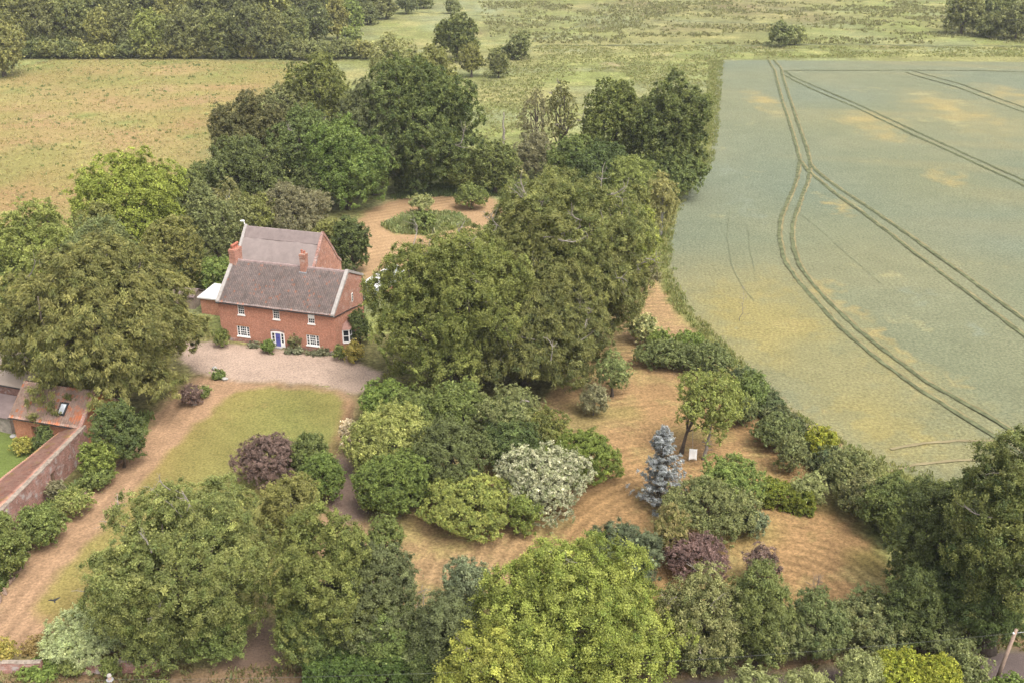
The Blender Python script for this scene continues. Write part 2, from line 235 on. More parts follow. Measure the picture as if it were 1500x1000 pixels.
    ('far', 'mid green tree, eighteenth from the left in the front row of the far wood', [-44.95, 554.51, 5.53, 5.53, 0.2, 4.26], {'group': 'trees of the far wood', 'name': 'woodland_tree'}),
    ('fard', 'dark green tree, first from the left in the second row of the far wood', [-209.57, 434.71, 9.25, 9.25, 0.5, 11.27], {'group': 'trees of the far wood', 'name': 'woodland_tree'}),
    ('farb', 'yellowish green tree, second from the left in the second row of the far wood', [-197.03, 434.71, 9.25, 9.25, 0.5, 11.42], {'group': 'trees of the far wood', 'name': 'woodland_tree'}),
    ('far', 'mid green tree, third from the left in the second row of the far wood', [-184.5, 434.71, 9.25, 9.25, 0.5, 11.49], {'group': 'trees of the far wood', 'name': 'woodland_tree'}),
    ('fard', 'dark green tree, fourth from the left in the second row of the far wood', [-171.95, 434.71, 9.25, 9.25, 0.5, 11.67], {'group': 'trees of the far wood', 'name': 'woodland_tree'}),
    ('far', 'mid green tree, fifth from the left in the second row of the far wood', [-159.47, 434.71, 9.25, 9.25, 0.5, 11.42], {'group': 'trees of the far wood', 'name': 'woodland_tree'}),
    ('fard', 'dark green tree, sixth from the left in the second row of the far wood', [-146.92, 434.71, 9.25, 9.25, 0.5, 11.65], {'group': 'trees of the far wood', 'name': 'woodland_tree'}),
    ('farb', 'yellowish green tree, seventh from the left in the second row of the far wood', [-134.55, 434.71, 9.26, 9.26, 0.5, 10.5], {'group': 'trees of the far wood', 'name': 'woodland_tree'}),
    ('faro', 'dull olive tree, eighth from the left in the second row of the far wood', [-121.96, 434.71, 9.26, 9.26, 0.5, 11.06], {'group': 'trees of the far wood', 'name': 'woodland_tree'}),
    ('fard', 'dark green tree, ninth from the left in the second row of the far wood', [-109.37, 434.71, 9.25, 9.25, 0.5, 11.67], {'group': 'trees of the far wood', 'name': 'woodland_tree'}),
    ('farb', 'yellowish green tree, tenth from the left in the second row of the far wood', [-98.24, 440.95, 9.38, 9.38, 0.5, 11.05], {'group': 'trees of the far wood', 'name': 'woodland_tree'}),
    ('fard', 'dark green tree, eleventh from the left in the second row of the far wood', [-89.63, 462.72, 9.83, 9.83, 0.5, 10.51], {'group': 'trees of the far wood', 'name': 'woodland_tree'}),
    ('far', 'mid green tree, twelfth from the left in the second row of the far wood', [-80.25, 486.62, 10.34, 10.34, 0.5, 8.43], {'group': 'trees of the far wood', 'name': 'woodland_tree'}),
    ('fard', 'dark green tree, thirteenth from the left in the second row of the far wood', [-69.74, 512.98, 10.88, 10.88, 0.5, 7.86], {'group': 'trees of the far wood', 'name': 'woodland_tree'}),
    ('far', 'low leafy bush at the foot of the far wood near the left edge', [-171.12, 390.98, 4.96, 4.96, 0.1, 4.04], {'name': 'shrub', 'cat': 'shrub'}),
    ('farb', 'yellowish bush at the foot of the far wood right of a dark gap', [-158.13, 394.46, 5.5, 5.5, 0.1, 3.57], {'name': 'shrub', 'cat': 'shrub'}),
    ('fard', 'dark bush at the foot of the far wood left of the light green tree', [-139.22, 390.92, 4.22, 4.22, 0.1, 3.33], {'name': 'shrub', 'cat': 'shrub'}),
    ('faro', 'left bush of the grey scrub strip at the end of the golden field', [-76.18, 384.36, 3.42, 3.42, 0.1, 3.53], {'name': 'shrub', 'cat': 'shrub'}),
    ('faro', 'middle bush of the grey scrub strip at the end of the golden field', [-69.68, 384.63, 4.65, 4.65, 0.1, 3.03], {'name': 'shrub', 'cat': 'shrub'}),
    ('faro', 'right bush of the grey scrub strip at the end of the golden field', [-61.6, 387.97, 5.42, 5.42, 0.1, 3.27], {'name': 'shrub', 'cat': 'shrub'}),
    ('farl', 'small light round bush at the tip of the far wood', [-63.59, 426.41, 3.77, 3.77, 0.1, 3.09], {'name': 'shrub', 'cat': 'shrub'}),
    ('farb', 'yellowish bush ending the grey scrub strip beside the pale tree', [-54.2, 387.76, 4.43, 4.43, 0.1, 3.06], {'name': 'shrub', 'cat': 'shrub'}),
    ('mid2', 'dark leafy undergrowth at the foot of the broad tree with bare twigs', [-28.18, 67.17, 3.11, 3.11, 0.3, 3.0], {'name': 'shrub', 'cat': 'shrub'}),
    ('mid', 'green undergrowth right of the trunk of the broad tree with bare twigs', [-24.17, 68.38, 2.88, 2.88, 0.3, 2.23], {'name': 'shrub', 'cat': 'shrub'}),
    ('mid2', 'leafy undergrowth at the foot of the olive topped tree above the roadside hedge', [-15.54, 66.53, 2.37, 2.37, 0.3, 3.64], {'name': 'shrub', 'cat': 'shrub'}),
    ('mid', 'leafy undergrowth at the foot of the bluish green tree above the roadside hedge', [-10.05, 66.86, 3.1, 3.1, 0.3, 2.99], {'name': 'shrub', 'cat': 'shrub'}),
    ('dark', 'dark undergrowth between the bluish shrub and the sycamore at the bottom edge', [-5.74, 65.55, 2.52, 2.52, 0.3, 2.48], {'name': 'shrub', 'cat': 'shrub'}),
    ('hedge1', 'bushy undergrowth at the foot of the twiggy grey tree above the road', [15.73, 67.19, 2.87, 2.87, 0.3, 2.21], {'name': 'shrub', 'cat': 'shrub'}),
    ('hedge2', 'bushy undergrowth at the foot of the dense green tree above the road', [20.91, 67.54, 2.69, 2.69, 0.3, 2.43], {'name': 'shrub', 'cat': 'shrub'}),
    ('dark', 'dark undergrowth at the right end of the roadside hedgerow', [32.28, 68.57, 2.2, 2.2, 0.3, 3.98], {'name': 'shrub', 'cat': 'shrub'}),
    ('mid2', 'shadowy green tree between the lime green tree and the house chimney shrubs', [-51.33, 152.77, 3.9, 3.9, 0.3, 4.21], {}),
    ('olive', 'dull olive tree between the light green tree and the lime green tree', [-64.9, 155.51, 4.26, 4.26, 0.4, 6.61], {}),
    ('dark', 'dark undergrowth below the tall olive tree in the meadow edge group', [17.34, 203.67, 7.04, 7.04, 0.3, 5.67], {'name': 'shrub', 'cat': 'shrub'}),
    ('mid2', 'green undergrowth below the tall dark tree at the crop field edge', [31.54, 205.16, 7.51, 7.51, 0.3, 4.92], {'name': 'shrub', 'cat': 'shrub'}),
    ('gbeech3', 'middle crown of the great beech clump, filling it between left and right halves', [3.03, 124.72, 8.23, 8.23, 2.5, 9.5], {'name': 'beech_tree', 'twigs': 10}),
    ('bramble', 'bramble patch filling the boundary thicket behind the old fruit tree', [26.77, 108.25, 1.99, 1.99, 0.3, 1.67], {'name': 'bramble_thicket', 'cat': 'shrub'}),
    ('bramble', 'low bramble patch in the field hedge before the golden bush', [32.35, 100.78, 1.88, 1.88, 0.3, 1.24], {'name': 'bramble_thicket', 'cat': 'shrub'}),
    ('hedge2', 'twiggy filler bush of the field hedge above the round mown clearing', [34.72, 88.86, 2.23, 2.23, 0.3, 2.2], {'name': 'hedgerow_shrub', 'cat': 'hedge'}),
    ('mid', 'bushy end of the field hedge above the right side of the mown clearing', [36.74, 84.09, 1.62, 1.62, 0.3, 2.37], {'name': 'hedgerow_shrub', 'cat': 'hedge'}),
    ('dark', 'dark shrub at the back edge of the mown glade under the big dark oak', [-19.74, 209.16, 7.23, 7.23, 0.3, 4.6], {'name': 'shrub', 'cat': 'shrub'}),
    ('dark2', 'dark shrub below the walnut at the left edge of the mown glade', [-37.64, 195.97, 5.64, 5.64, 0.3, 4.59], {'name': 'shrub', 'cat': 'shrub'}),
    ('olive', 'drooping olive shrub behind the house between laurel and thin grey tree', [-51.1, 152.77, 3.59, 3.59, 0.3, 3.56], {'name': 'shrub', 'cat': 'shrub'}),
    ('mid2', 'green undergrowth between the golden field and the dark evergreen oak', [-57.1, 189.7, 3.69, 3.69, 0.3, 5.43], {'name': 'shrub', 'cat': 'shrub'}),
    ('mid2', 'low shrubs between the great beech and the silvery flowering tree', [-0.38, 102.65, 3.41, 3.41, 0.3, 2.8], {'name': 'shrub', 'cat': 'shrub'}),
    ('greyg', 'grey green filler shrub behind the wide grey green bush of the back garden', [-45.71, 169.86, 4.39, 4.39, 0.3, 4.94], {'name': 'shrub', 'cat': 'shrub'}),
    ('fard', 'dark green undergrowth bush, first from the left along the foot of the far wood', [-174.77, 389.6, 4.95, 4.95, 0.1, 2.66], {'name': 'shrub', 'cat': 'shrub', 'group': 'undergrowth of the far wood'}),
    ('farb', 'yellowish green undergrowth bush, second from the left along the foot of the far wood', [-167.43, 389.47, 4.95, 4.95, 0.1, 3.26], {'name': 'shrub', 'cat': 'shrub', 'group': 'undergrowth of the far wood'}),
    ('far', 'mid green undergrowth bush, third from the left along the foot of the far wood', [-160.28, 389.49, 4.95, 4.95, 0.1, 3.16], {'name': 'shrub', 'cat': 'shrub', 'group': 'undergrowth of the far wood'}),
    ('farb', 'yellowish green undergrowth bush, fourth from the left along the foot of the far wood', [-153.34, 389.7, 4.95, 4.95, 0.1, 2.23], {'name': 'shrub', 'cat': 'shrub', 'group': 'undergrowth of the far wood'}),
    ('farb', 'yellowish green undergrowth bush, fifth from the left along the foot of the far wood', [-146.13, 389.68, 4.95, 4.95, 0.1, 2.34], {'name': 'shrub', 'cat': 'shrub', 'group': 'undergrowth of the far wood'}),
    ('fard', 'dark green undergrowth bush, sixth from the left along the foot of the far wood', [-138.79, 389.52, 4.95, 4.95, 0.1, 3.03], {'name': 'shrub', 'cat': 'shrub', 'group': 'undergrowth of the far wood'}),
    ('farb', 'yellowish green undergrowth bush, seventh from the left along the foot of the far wood', [-131.67, 389.58, 4.95, 4.95, 0.1, 2.75], {'name': 'shrub', 'cat': 'shrub', 'group': 'undergrowth of the far wood'}),
    ('farb', 'yellowish green undergrowth bush, eighth from the left along the foot of the far wood', [-124.41, 389.48, 4.95, 4.95, 0.1, 3.2], {'name': 'shrub', 'cat': 'shrub', 'group': 'undergrowth of the far wood'}),
    ('farb', 'yellowish green undergrowth bush, ninth from the left along the foot of the far wood', [-117.42, 389.71, 4.95, 4.95, 0.1, 2.22], {'name': 'shrub', 'cat': 'shrub', 'group': 'undergrowth of the far wood'}),
    ('faro', 'dull olive undergrowth bush, tenth from the left along the foot of the far wood', [-110.09, 389.51, 4.95, 4.95, 0.1, 3.05], {'name': 'shrub', 'cat': 'shrub', 'group': 'undergrowth of the far wood'}),
    ('fard', 'dark green undergrowth bush, eleventh from the left along the foot of the far wood', [-102.94, 389.55, 4.95, 4.95, 0.1, 2.91], {'name': 'shrub', 'cat': 'shrub', 'group': 'undergrowth of the far wood'}),
    ('farb', 'yellowish green undergrowth bush, twelfth from the left along the foot of the far wood', [-95.73, 389.5, 4.95, 4.95, 0.1, 3.1], {'name': 'shrub', 'cat': 'shrub', 'group': 'undergrowth of the far wood'}),
    ('fard', 'dark green undergrowth bush, thirteenth from the left along the foot of the far wood', [-88.57, 389.51, 4.95, 4.95, 0.1, 3.05], {'name': 'shrub', 'cat': 'shrub', 'group': 'undergrowth of the far wood'}),
    ('fard', 'dark green undergrowth bush, fourteenth from the left along the foot of the far wood', [-81.44, 389.6, 4.95, 4.95, 0.1, 2.7], {'name': 'shrub', 'cat': 'shrub', 'group': 'undergrowth of the far wood'}),
]
POLYS = {'cropyellow': [(25.8, 155.5), (31.9, 158.7), (37.9, 155.5), (45.1, 158.7), (45.4, 151.0), (48.0, 135.0), (51.4, 122.6), (53.7, 108.6), (54.7, 105.3), (50.8, 97.7), (44.2, 97.7), (38.5, 100.9), (30.5, 124.7), (26.3, 142.6)], 'farmeadow': [(-18.4, 589.9), (239.2, 589.9), (237.4, 503.7), (202.9, 426.8), (83.2, 423.0), (13.5, 426.8), (-8.3, 434.7)], 'nearmeadow': [(-7.9, 415.5), (10.7, 423.0), (197.8, 415.5), (186.9, 391.2), (74.2, 388.0), (45.9, 239.2), (42.9, 316.0), (35.2, 366.5), (10.9, 339.5), (1.8, 268.6), (-8.3, 253.1), (-9.8, 339.5)], 'gladeback': [(-24.7, 203.7), (-21.3, 211.9), (-10.1, 216.2), (1.4, 215.1), (1.4, 205.7), (-8.3, 206.7)], 'gravel': [(-47.2, 132.6), (-40.6, 132.6), (-32.6, 130.2), (-23.9, 128.0), (-20.8, 125.8), (-16.8, 122.6), (-17.9, 117.2), (-19.9, 116.3), (-23.3, 118.8), (-27.8, 119.6), (-32.2, 120.2), (-36.2, 120.4), (-38.8, 122.0), (-41.6, 122.6)], 'lawn': [(-34.6, 117.6), (-31.8, 118.4), (-26.6, 118.0), (-22.2, 117.0), (-20.1, 113.5), (-19.5, 105.3), (-19.1, 97.7), (-19.5, 73.5), (-28.8, 69.1), (-34.1, 69.5), (-37.0, 71.3), (-41.1, 73.1), (-42.2, 75.4), (-41.9, 78.4), (-40.4, 85.4), (-39.1, 95.6), (-37.7, 105.3)], 'track': [(-45.4, 68.3), (-45.3, 73.1), (-46.0, 79.9), (-46.2, 86.6), (-45.3, 92.9), (-43.9, 99.1), (-43.0, 105.3), (-42.6, 113.0), (-40.6, 122.0), (-36.5, 121.6), (-27.8, 119.6), (-21.4, 118.0), (-19.1, 114.8), (-18.6, 105.3), (-18.7, 97.7), (-12.4, 83.7), (-20.7, 73.5), (-28.6, 68.3), (-38.8, 68.7)], 'path': [(-19.6, 101.4), (-17.9, 100.3), (-16.8, 97.7), (-14.9, 90.7), (-14.0, 88.4), (-16.6, 87.8), (-19.0, 91.2), (-18.5, 95.6)], 'entrance': [(-22.4, 77.4), (-20.1, 70.8), (-16.4, 64.7), (-29.6, 64.7), (-24.7, 66.2), (-22.6, 69.1)], 'mown': [(-3.9, 105.3), (2.5, 112.1), (7.1, 123.7), (12.3, 132.6), (16.1, 148.1), (19.4, 160.3), (23.3, 158.7), (25.5, 145.3), (26.9, 135.0), (29.4, 125.8), (30.4, 112.1), (31.7, 103.7), (32.7, 96.3), (34.3, 87.2), (35.8, 80.4), (34.3, 73.5), (26.6, 73.5), (20.9, 74.5), (8.9, 73.5), (-3.0, 73.5), (-9.5, 73.5), (-14.3, 88.4), (-10.4, 90.9)], 'glade': [(-29.8, 186.3), (-28.0, 197.4), (-23.3, 204.2), (-15.3, 206.7), (-4.2, 206.7), (-1.3, 195.1), (-6.2, 182.1), (-12.7, 167.0), (-20.4, 154.0), (-23.1, 154.0), (-26.9, 167.0)], 'island': [(-23.8, 185.8), (-21.3, 190.6), (-18.7, 194.2), (-10.5, 193.3), (-7.6, 186.3), (-16.0, 180.5), (-20.8, 181.7)], 'crop': [(74.4, 384.8), (63.1, 327.4), (50.5, 260.6), (45.3, 235.9), (36.7, 212.4), (31.7, 195.1), (28.0, 178.1), (25.9, 163.6), (25.4, 154.0), (26.3, 142.6), (28.4, 133.0), (30.5, 124.7), (31.7, 116.1), (34.1, 108.6), (38.5, 100.9), (43.7, 96.3), (49.2, 92.2), (62.6, 84.9), (91.0, 96.3), (297.5, 372.4), (158.3, 381.6)], 'margin': [(70.6, 381.6), (56.4, 305.3), (44.3, 239.2), (33.8, 209.8), (27.2, 186.3), (23.3, 160.3), (24.0, 145.3), (26.5, 132.6), (29.5, 119.6), (32.1, 108.6), (36.5, 99.1), (41.3, 93.5), (47.7, 88.4), (49.8, 93.5), (44.2, 97.7), (38.9, 102.1), (34.5, 110.3), (32.1, 117.6), (30.7, 125.8), (28.8, 135.0), (26.7, 144.8), (26.2, 157.1), (26.9, 167.0), (29.0, 180.1), (32.4, 195.1), (37.6, 212.4), (46.3, 235.9), (51.5, 260.6), (64.6, 327.4), (76.1, 384.8)], 'barestrip': [(30.7, 125.8), (32.0, 117.2), (34.4, 109.9), (37.8, 103.7), (36.9, 101.5), (33.7, 107.2), (31.0, 114.8), (29.9, 123.7)], 'goldfield': [(-255.3, 316.0), (-173.7, 342.1), (-170.2, 372.4), (-162.0, 391.2), (-77.3, 378.5), (-66.1, 369.5), (-68.1, 342.1), (-77.7, 284.0), (-71.7, 246.0), (-67.7, 219.6), (-65.9, 195.1), (-74.5, 182.1), (-89.6, 174.3), (-112.7, 154.0), (-161.0, 160.3)], 'road': [(-60.4, 62.4), (-40.2, 64.1), (-22.7, 65.1), (-16.2, 64.9), (2.7, 64.8), (16.3, 65.7), (27.1, 67.0), (36.5, 68.4), (54.7, 70.8), (62.2, 65.1), (40.2, 64.3), (25.9, 62.8), (13.0, 61.4), (-15.4, 60.7), (-38.1, 59.6), (-57.3, 57.9)], 'verge': [(-62.2, 65.1), (-41.1, 66.2), (-30.2, 66.5), (-19.4, 67.0), (-13.7, 66.2), (2.7, 66.2), (16.8, 68.1), (27.7, 69.1), (37.4, 70.8), (56.2, 73.5), (54.6, 70.6), (36.4, 68.3), (27.0, 66.8), (16.3, 65.5), (2.7, 64.6), (-16.2, 64.8), (-22.7, 64.9), (-40.1, 64.0), (-60.3, 62.3)], 'scrubl': [(-54.2, 83.7), (-51.9, 90.3), (-48.0, 90.9), (-45.8, 96.3), (-44.9, 108.6), (-44.0, 112.1), (-42.5, 113.9), (-43.0, 105.3), (-45.3, 92.9), (-46.2, 86.6), (-46.0, 79.9), (-45.3, 73.1), (-47.1, 68.3)], 'barnlawn': [(-68.0, 105.3), (-60.0, 108.2), (-55.5, 105.3), (-50.2, 103.7), (-50.2, 96.3), (-52.2, 90.9), (-55.6, 81.5)], 'dryleft': [(-43.7, 80.4), (-44.7, 78.4), (-44.4, 73.5), (-43.7, 68.3), (-47.9, 73.5), (-48.0, 81.5), (-47.8, 87.2)]}
LINES = {'tram': [[(92.02, 384.78), (88.96, 360.83), (84.81, 339.52), (78.44, 305.31), (73.62, 276.97), (68.75, 250.2), (65.97, 235.91), (61.4, 220.15), (57.82, 209.78), (54.15, 199.77), (50.97, 190.58), (48.66, 182.11), (47.39, 176.19), (45.82, 165.63), (45.73, 157.07), (46.18, 148.1), (46.95, 137.42), (48.63, 127.99), (50.82, 118.6), (54.52, 108.23), (57.35, 99.12)], [(94.1, 384.78), (92.38, 366.55), (87.1, 339.52), (80.92, 305.31), (75.79, 276.97), (70.29, 245.96), (67.23, 231.47), (63.6, 219.01), (60.21, 209.78), (56.71, 199.77), (53.49, 190.58), (50.96, 182.11), (49.21, 174.28), (47.71, 163.59), (47.67, 154.9), (48.05, 148.1), (49.19, 137.42), (50.76, 128.88), (52.9, 119.58), (56.44, 111.34), (59.97, 101.51)], [(65.97, 235.91), (65.27, 226.58), (65.65, 219.58), (66.11, 208.74), (67.74, 192.36), (69.02, 173.53), (70.34, 155.51), (71.94, 134.96), (72.72, 117.62)], [(67.48, 232.72), (67.23, 226.58), (67.41, 219.58), (68.37, 209.78), (69.75, 198.82), (71.83, 178.12), (73.39, 157.7), (74.42, 140.49), (75.26, 122.62)], [(90.21, 352.55), (90.91, 340.78), (92.54, 326.18), (97.1, 299.22), (100.88, 265.34), (103.92, 241.85), (107.42, 214.04), (109.82, 190.58)], [(92.42, 360.83), (92.17, 348.55), (94.43, 333.34), (98.92, 305.31), (102.85, 271.04), (106.05, 243.2), (109.4, 218.45), (111.64, 194.17)], [(132.35, 358.03), (133.58, 349.87), (138.55, 330.92), (140.47, 305.31), (142.54, 284.04)], [(135.66, 362.24), (137.28, 353.91), (142.12, 334.56), (143.79, 308.44), (146.1, 287.7)], [(92.42, 360.83), (99.72, 362.24), (113.42, 361.53), (134.5, 362.24), (161.74, 360.83), (184.46, 355.27)], [(40.49, 97.67), (43.94, 99.12), (48.76, 100.0), (54.89, 100.3)], [(42.44, 102.43), (45.55, 103.67), (50.49, 104.46), (56.64, 104.3)]], 'thin': [[(42.25, 196.0), (38.72, 180.1), (36.4, 163.59), (36.18, 152.47), (36.74, 148.1)], [(43.81, 186.26), (41.18, 172.42), (39.68, 160.93)], [(55.25, 195.54), (56.3, 183.75), (57.4, 168.43), (58.44, 155.51)]], 'ditch': [[(-65.37, 549.73), (-36.65, 531.57), (3.23, 514.52), (34.47, 498.48), (66.47, 503.72), (96.68, 495.9), (122.93, 488.31)], [(7.91, 415.54), (13.41, 423.01), (29.38, 421.12), (56.33, 423.01), (88.15, 421.12), (115.35, 423.01), (147.54, 423.01), (199.5, 419.25)], [(8.19, 430.74), (23.56, 466.81), (49.98, 531.57)], [(99.25, 423.01), (135.27, 426.85), (171.46, 415.54)]], 'laneR': [[(-19.79, 114.23), (-19.4, 110.29), (-19.54, 105.27), (-19.79, 100.9)], [(-20.38, 114.23), (-20.05, 110.29), (-20.16, 105.27), (-20.55, 100.9)]], 'edging': [[(-52.29, 91.17), (-51.74, 88.41)], [(-45.22, 75.4), (-45.67, 79.19), (-45.69, 83.72), (-45.46, 87.2), (-44.87, 90.91), (-43.78, 94.6), (-43.06, 97.67), (-42.84, 101.35), (-42.59, 102.89)]]}
PTS = {'spruce': (15.13, 91.17, 0.0), 'snag': (21.05, 100.3, 0.0), 'snagtop': (20.64, 97.25, 7.5), 'deadpole': (-1.94, 244.57, 0.0), 'apple': (19.41, 102.89, 0.0), 'apple2': (19.41, 102.89, 0.0), 'swing': (19.76, 99.71, 0.0), 'pole': (37.54, 64.0, 0.0), 'lpole': (-29.6, 58.47, -0.0), 'bird': (-39.04, 72.9, 2.0), 'bares': (-7.37, 70.82, 0.0), 'bares2': (27.04, 76.18, -0.0), 'hedgeA': (-16.07, 64.76, 0.0), 'hedgeB': (-4.58, 64.76, 0.0), 'cliphA': (25.74, 91.55, 0.0), 'cliphB': (30.34, 89.9, 0.0), 'wallA': (-42.75, 66.24, 0.0), 'wallB': (-37.7, 66.48, 0.0), 'wallC': (-34.64, 66.24, 0.0), 'wallD': (-28.3, 66.48, 0.0), 'deadp': (32.94, 139.97, -0.0), 'ra': (-48.14, 103.36, 0.0), 'rb': (-51.44, 84.85, 0.0), 'barnfl': (-56.67, 105.27, 0.0), 'barnfr': (-46.24, 100.3, 0.0), 'whitea': (-54.67, 102.43, 0.0), 'whiteb': (-57.06, 105.27, 0.0), 'stonew': (-38.63, 113.49, 0.0), 'baremeadow': (17.12, 244.57, 0.0), 'fh0': (29.21, 120.38, 0.0), 'fh1': (30.93, 109.94, 0.0), 'fh2': (33.31, 100.6, 0.0), 'fh3': (35.82, 91.55, 0.0), 'fh4': (38.4, 84.17, 0.0), 'poletop': (38.32, 64.0, 6.17), 'lpoletop': (-27.76, 56.77, 8.0), 'rock': [(-36.62, 120.38, 0.4), (-37.69, 121.8, 0.35), (-38.82, 123.46, 0.4)]}
BLOBS = [
    ('yellow', 73.2, 305.3, 14, 12, (0.39, 0.315, 0.135)),
    ('yellow', 95.4, 281.3, 30, 8, (0.39, 0.315, 0.135)),
    ('yellow', 122.8, 290.5, 35, 25, (0.39, 0.315, 0.135)),
    ('yellow', 149.1, 316.0, 25, 12, (0.39, 0.315, 0.135)),
    ('yellow', 93.7, 264.5, 18, 8, (0.39, 0.315, 0.135)),
    ('yellow', 48.3, 154.0, 14, 12, (0.39, 0.315, 0.135)),
    ('yellow', 50.0, 145.3, 12, 9, (0.39, 0.315, 0.135)),
    ('yellow', 51.8, 135.0, 11, 10, (0.39, 0.315, 0.135)),
    ('yellow', 51.7, 123.7, 12, 10, (0.39, 0.315, 0.135)),
    ('yellow', 50.6, 115.7, 13, 9, (0.39, 0.315, 0.135)),
    ('yellow', 39.0, 137.4, 14, 9, (0.39, 0.315, 0.135)),
    ('yellow', 52.7, 129.1, 8, 6, (0.39, 0.315, 0.135)),
    ('yellow', 56.4, 119.6, 10, 6, (0.39, 0.315, 0.135)),
    ('yellow', 36.2, 112.1, 12, 5, (0.39, 0.315, 0.135)),
    ('yellow', 64.7, 199.8, 10, 10, (0.39, 0.315, 0.135)),
    ('yellow', 94.2, 220.7, 14, 10, (0.39, 0.315, 0.135)),
    ('blue', 45.8, 199.8, 14, 25, (0.235, 0.265, 0.19)),
    ('blue', 46.7, 226.6, 10, 20, (0.235, 0.265, 0.19)),
    ('blue', 34.4, 138.7, 5, 3, (0.235, 0.265, 0.19)),
    ('blue', 62.3, 151.0, 20, 14, (0.235, 0.265, 0.19)),
    ('blue', 65.3, 137.4, 16, 12, (0.235, 0.265, 0.19)),
    ('blue', 38.5, 117.6, 6, 4, (0.235, 0.265, 0.19)),
    ('blue', 44.6, 105.3, 8, 4, (0.235, 0.265, 0.19)),
    ('gfgreen', -99.0, 359.4, 30, 8, (0.22, 0.25, 0.075)),
    ('gfgreen', -151.5, 321.6, 26, 8, (0.22, 0.25, 0.075)),
    ('gfgreen', -115.4, 285.9, 25, 6, (0.22, 0.25, 0.075)),
    ('gfgreen', -94.0, 295.3, 25, 4, (0.22, 0.25, 0.075)),
    ('gfgreen', -93.8, 366.5, 30, 6, (0.22, 0.25, 0.075)),
    ('gfgreen', -80.9, 372.4, 20, 5, (0.22, 0.25, 0.075)),
    ('gfgreen', -103.1, 277.0, 30, 5, (0.22, 0.25, 0.075)),
    ('gfgreen', -116.8, 249.5, 25, 6, (0.22, 0.25, 0.075)),
    ('gfgreen', -80.4, 260.6, 20, 5, (0.22, 0.25, 0.075)),
    ('gfgreen', -125.7, 378.5, 40, 4, (0.22, 0.25, 0.075)),
    ('gfgreen', -164.8, 373.9, 40, 6, (0.22, 0.25, 0.075)),
    ('gftan', -107.6, 327.4, 40, 10, (0.4, 0.28, 0.14)),
    ('gftan', -128.5, 285.9, 30, 10, (0.4, 0.28, 0.14)),
    ('gftan', -90.4, 310.6, 20, 8, (0.4, 0.28, 0.14)),
    ('mtan', 35.8, 373.9, 20, 6, (0.38, 0.31, 0.17)),
    ('mtan', 53.2, 397.9, 20, 5, (0.38, 0.31, 0.17)),
    ('mtan', 12.0, 260.6, 6, 7, (0.38, 0.31, 0.17)),
    ('mtan', 0.0, 268.6, 5, 8, (0.38, 0.31, 0.17)),
    ('mtan', 53.7, 295.3, 5, 12, (0.38, 0.31, 0.17)),
    ('mbrown', 36.2, 478.5, 20, 8, (0.22, 0.17, 0.09)),
    ('mbrown', 69.6, 556.1, 60, 14, (0.22, 0.17, 0.09)),
    ('mbrown', 116.1, 562.5, 60, 12, (0.22, 0.17, 0.09)),
    ('mbrown', 139.6, 517.3, 40, 10, (0.22, 0.17, 0.09)),
    ('mbrown', -14.4, 455.6, 10, 8, (0.22, 0.17, 0.09)),
    ('mbrown', 74.7, 473.8, 30, 5, (0.22, 0.17, 0.09)),
    ('mbrown', 34.8, 556.1, 25, 6, (0.22, 0.17, 0.09)),
    ('mbrown', 97.6, 415.5, 30, 2, (0.22, 0.17, 0.09)),
    ('mbrown', 145.1, 415.5, 30, 3, (0.22, 0.17, 0.09)),
    ('mblue', -20.9, 556.1, 60, 14, (0.3, 0.33, 0.19)),
    ('mblue', -33.8, 488.3, 40, 8, (0.3, 0.33, 0.19)),
    ('mblue', 47.5, 503.7, 50, 6, (0.3, 0.33, 0.19)),
    ('bare', 22.7, 120.6, 9, 5, (0.46, 0.3, 0.18)),
    ('bare', 21.0, 123.7, 6, 4, (0.46, 0.3, 0.18)),
    ('bare', 25.8, 154.0, 6, 8, (0.46, 0.3, 0.18)),
    ('mgreen', 29.3, 88.4, 5, 5, (0.2, 0.17, 0.06)),
    ('mgreen', 31.3, 83.7, 6, 6, (0.2, 0.17, 0.06)),
    ('mgreen', 15.5, 97.7, 4, 3, (0.2, 0.17, 0.06)),
    ('mgreen', -6.8, 78.4, 3, 3, (0.2, 0.17, 0.06)),
    ('mgreen', 14.8, 112.1, 5, 5, (0.2, 0.17, 0.06)),
    ('mgreen', 14.3, 88.4, 3, 3, (0.2, 0.17, 0.06)),
    ('lgreen', -26.3, 112.1, 8, 8, (0.2, 0.22, 0.06)),
    ('lgreen', -27.0, 103.7, 8, 8, (0.2, 0.22, 0.06)),
    ('lgreen', -38.4, 76.4, 3, 4, (0.2, 0.22, 0.06)),
    ('lgreen', -33.7, 108.6, 7, 5, (0.2, 0.22, 0.06)),
    ('lbrown', -36.7, 105.3, 4, 5, (0.27, 0.19, 0.08)),
    ('lbrown', -37.2, 78.4, 2.5, 5, (0.27, 0.19, 0.08)),
    ('lbrown', -32.9, 112.1, 6, 3, (0.27, 0.19, 0.08)),
]


# ------------------------------------------------------------------ helpers
def tag(o, label=None, cat=None, group=None, kind=None):
    if label: o['label'] = label
    if cat: o['category'] = cat
    if group: o['group'] = group
    if kind: o['kind'] = kind
    return o

def empty(name, loc=(0, 0, 0), rz=0.0, label=None, cat=None, group=None):
    o = bpy.data.objects.new(name, None)
    o.empty_display_size = .5
    o.location = loc
    o.rotation_euler = (0, 0, rz)
    COL.objects.link(o)
    return tag(o, label, cat, group)

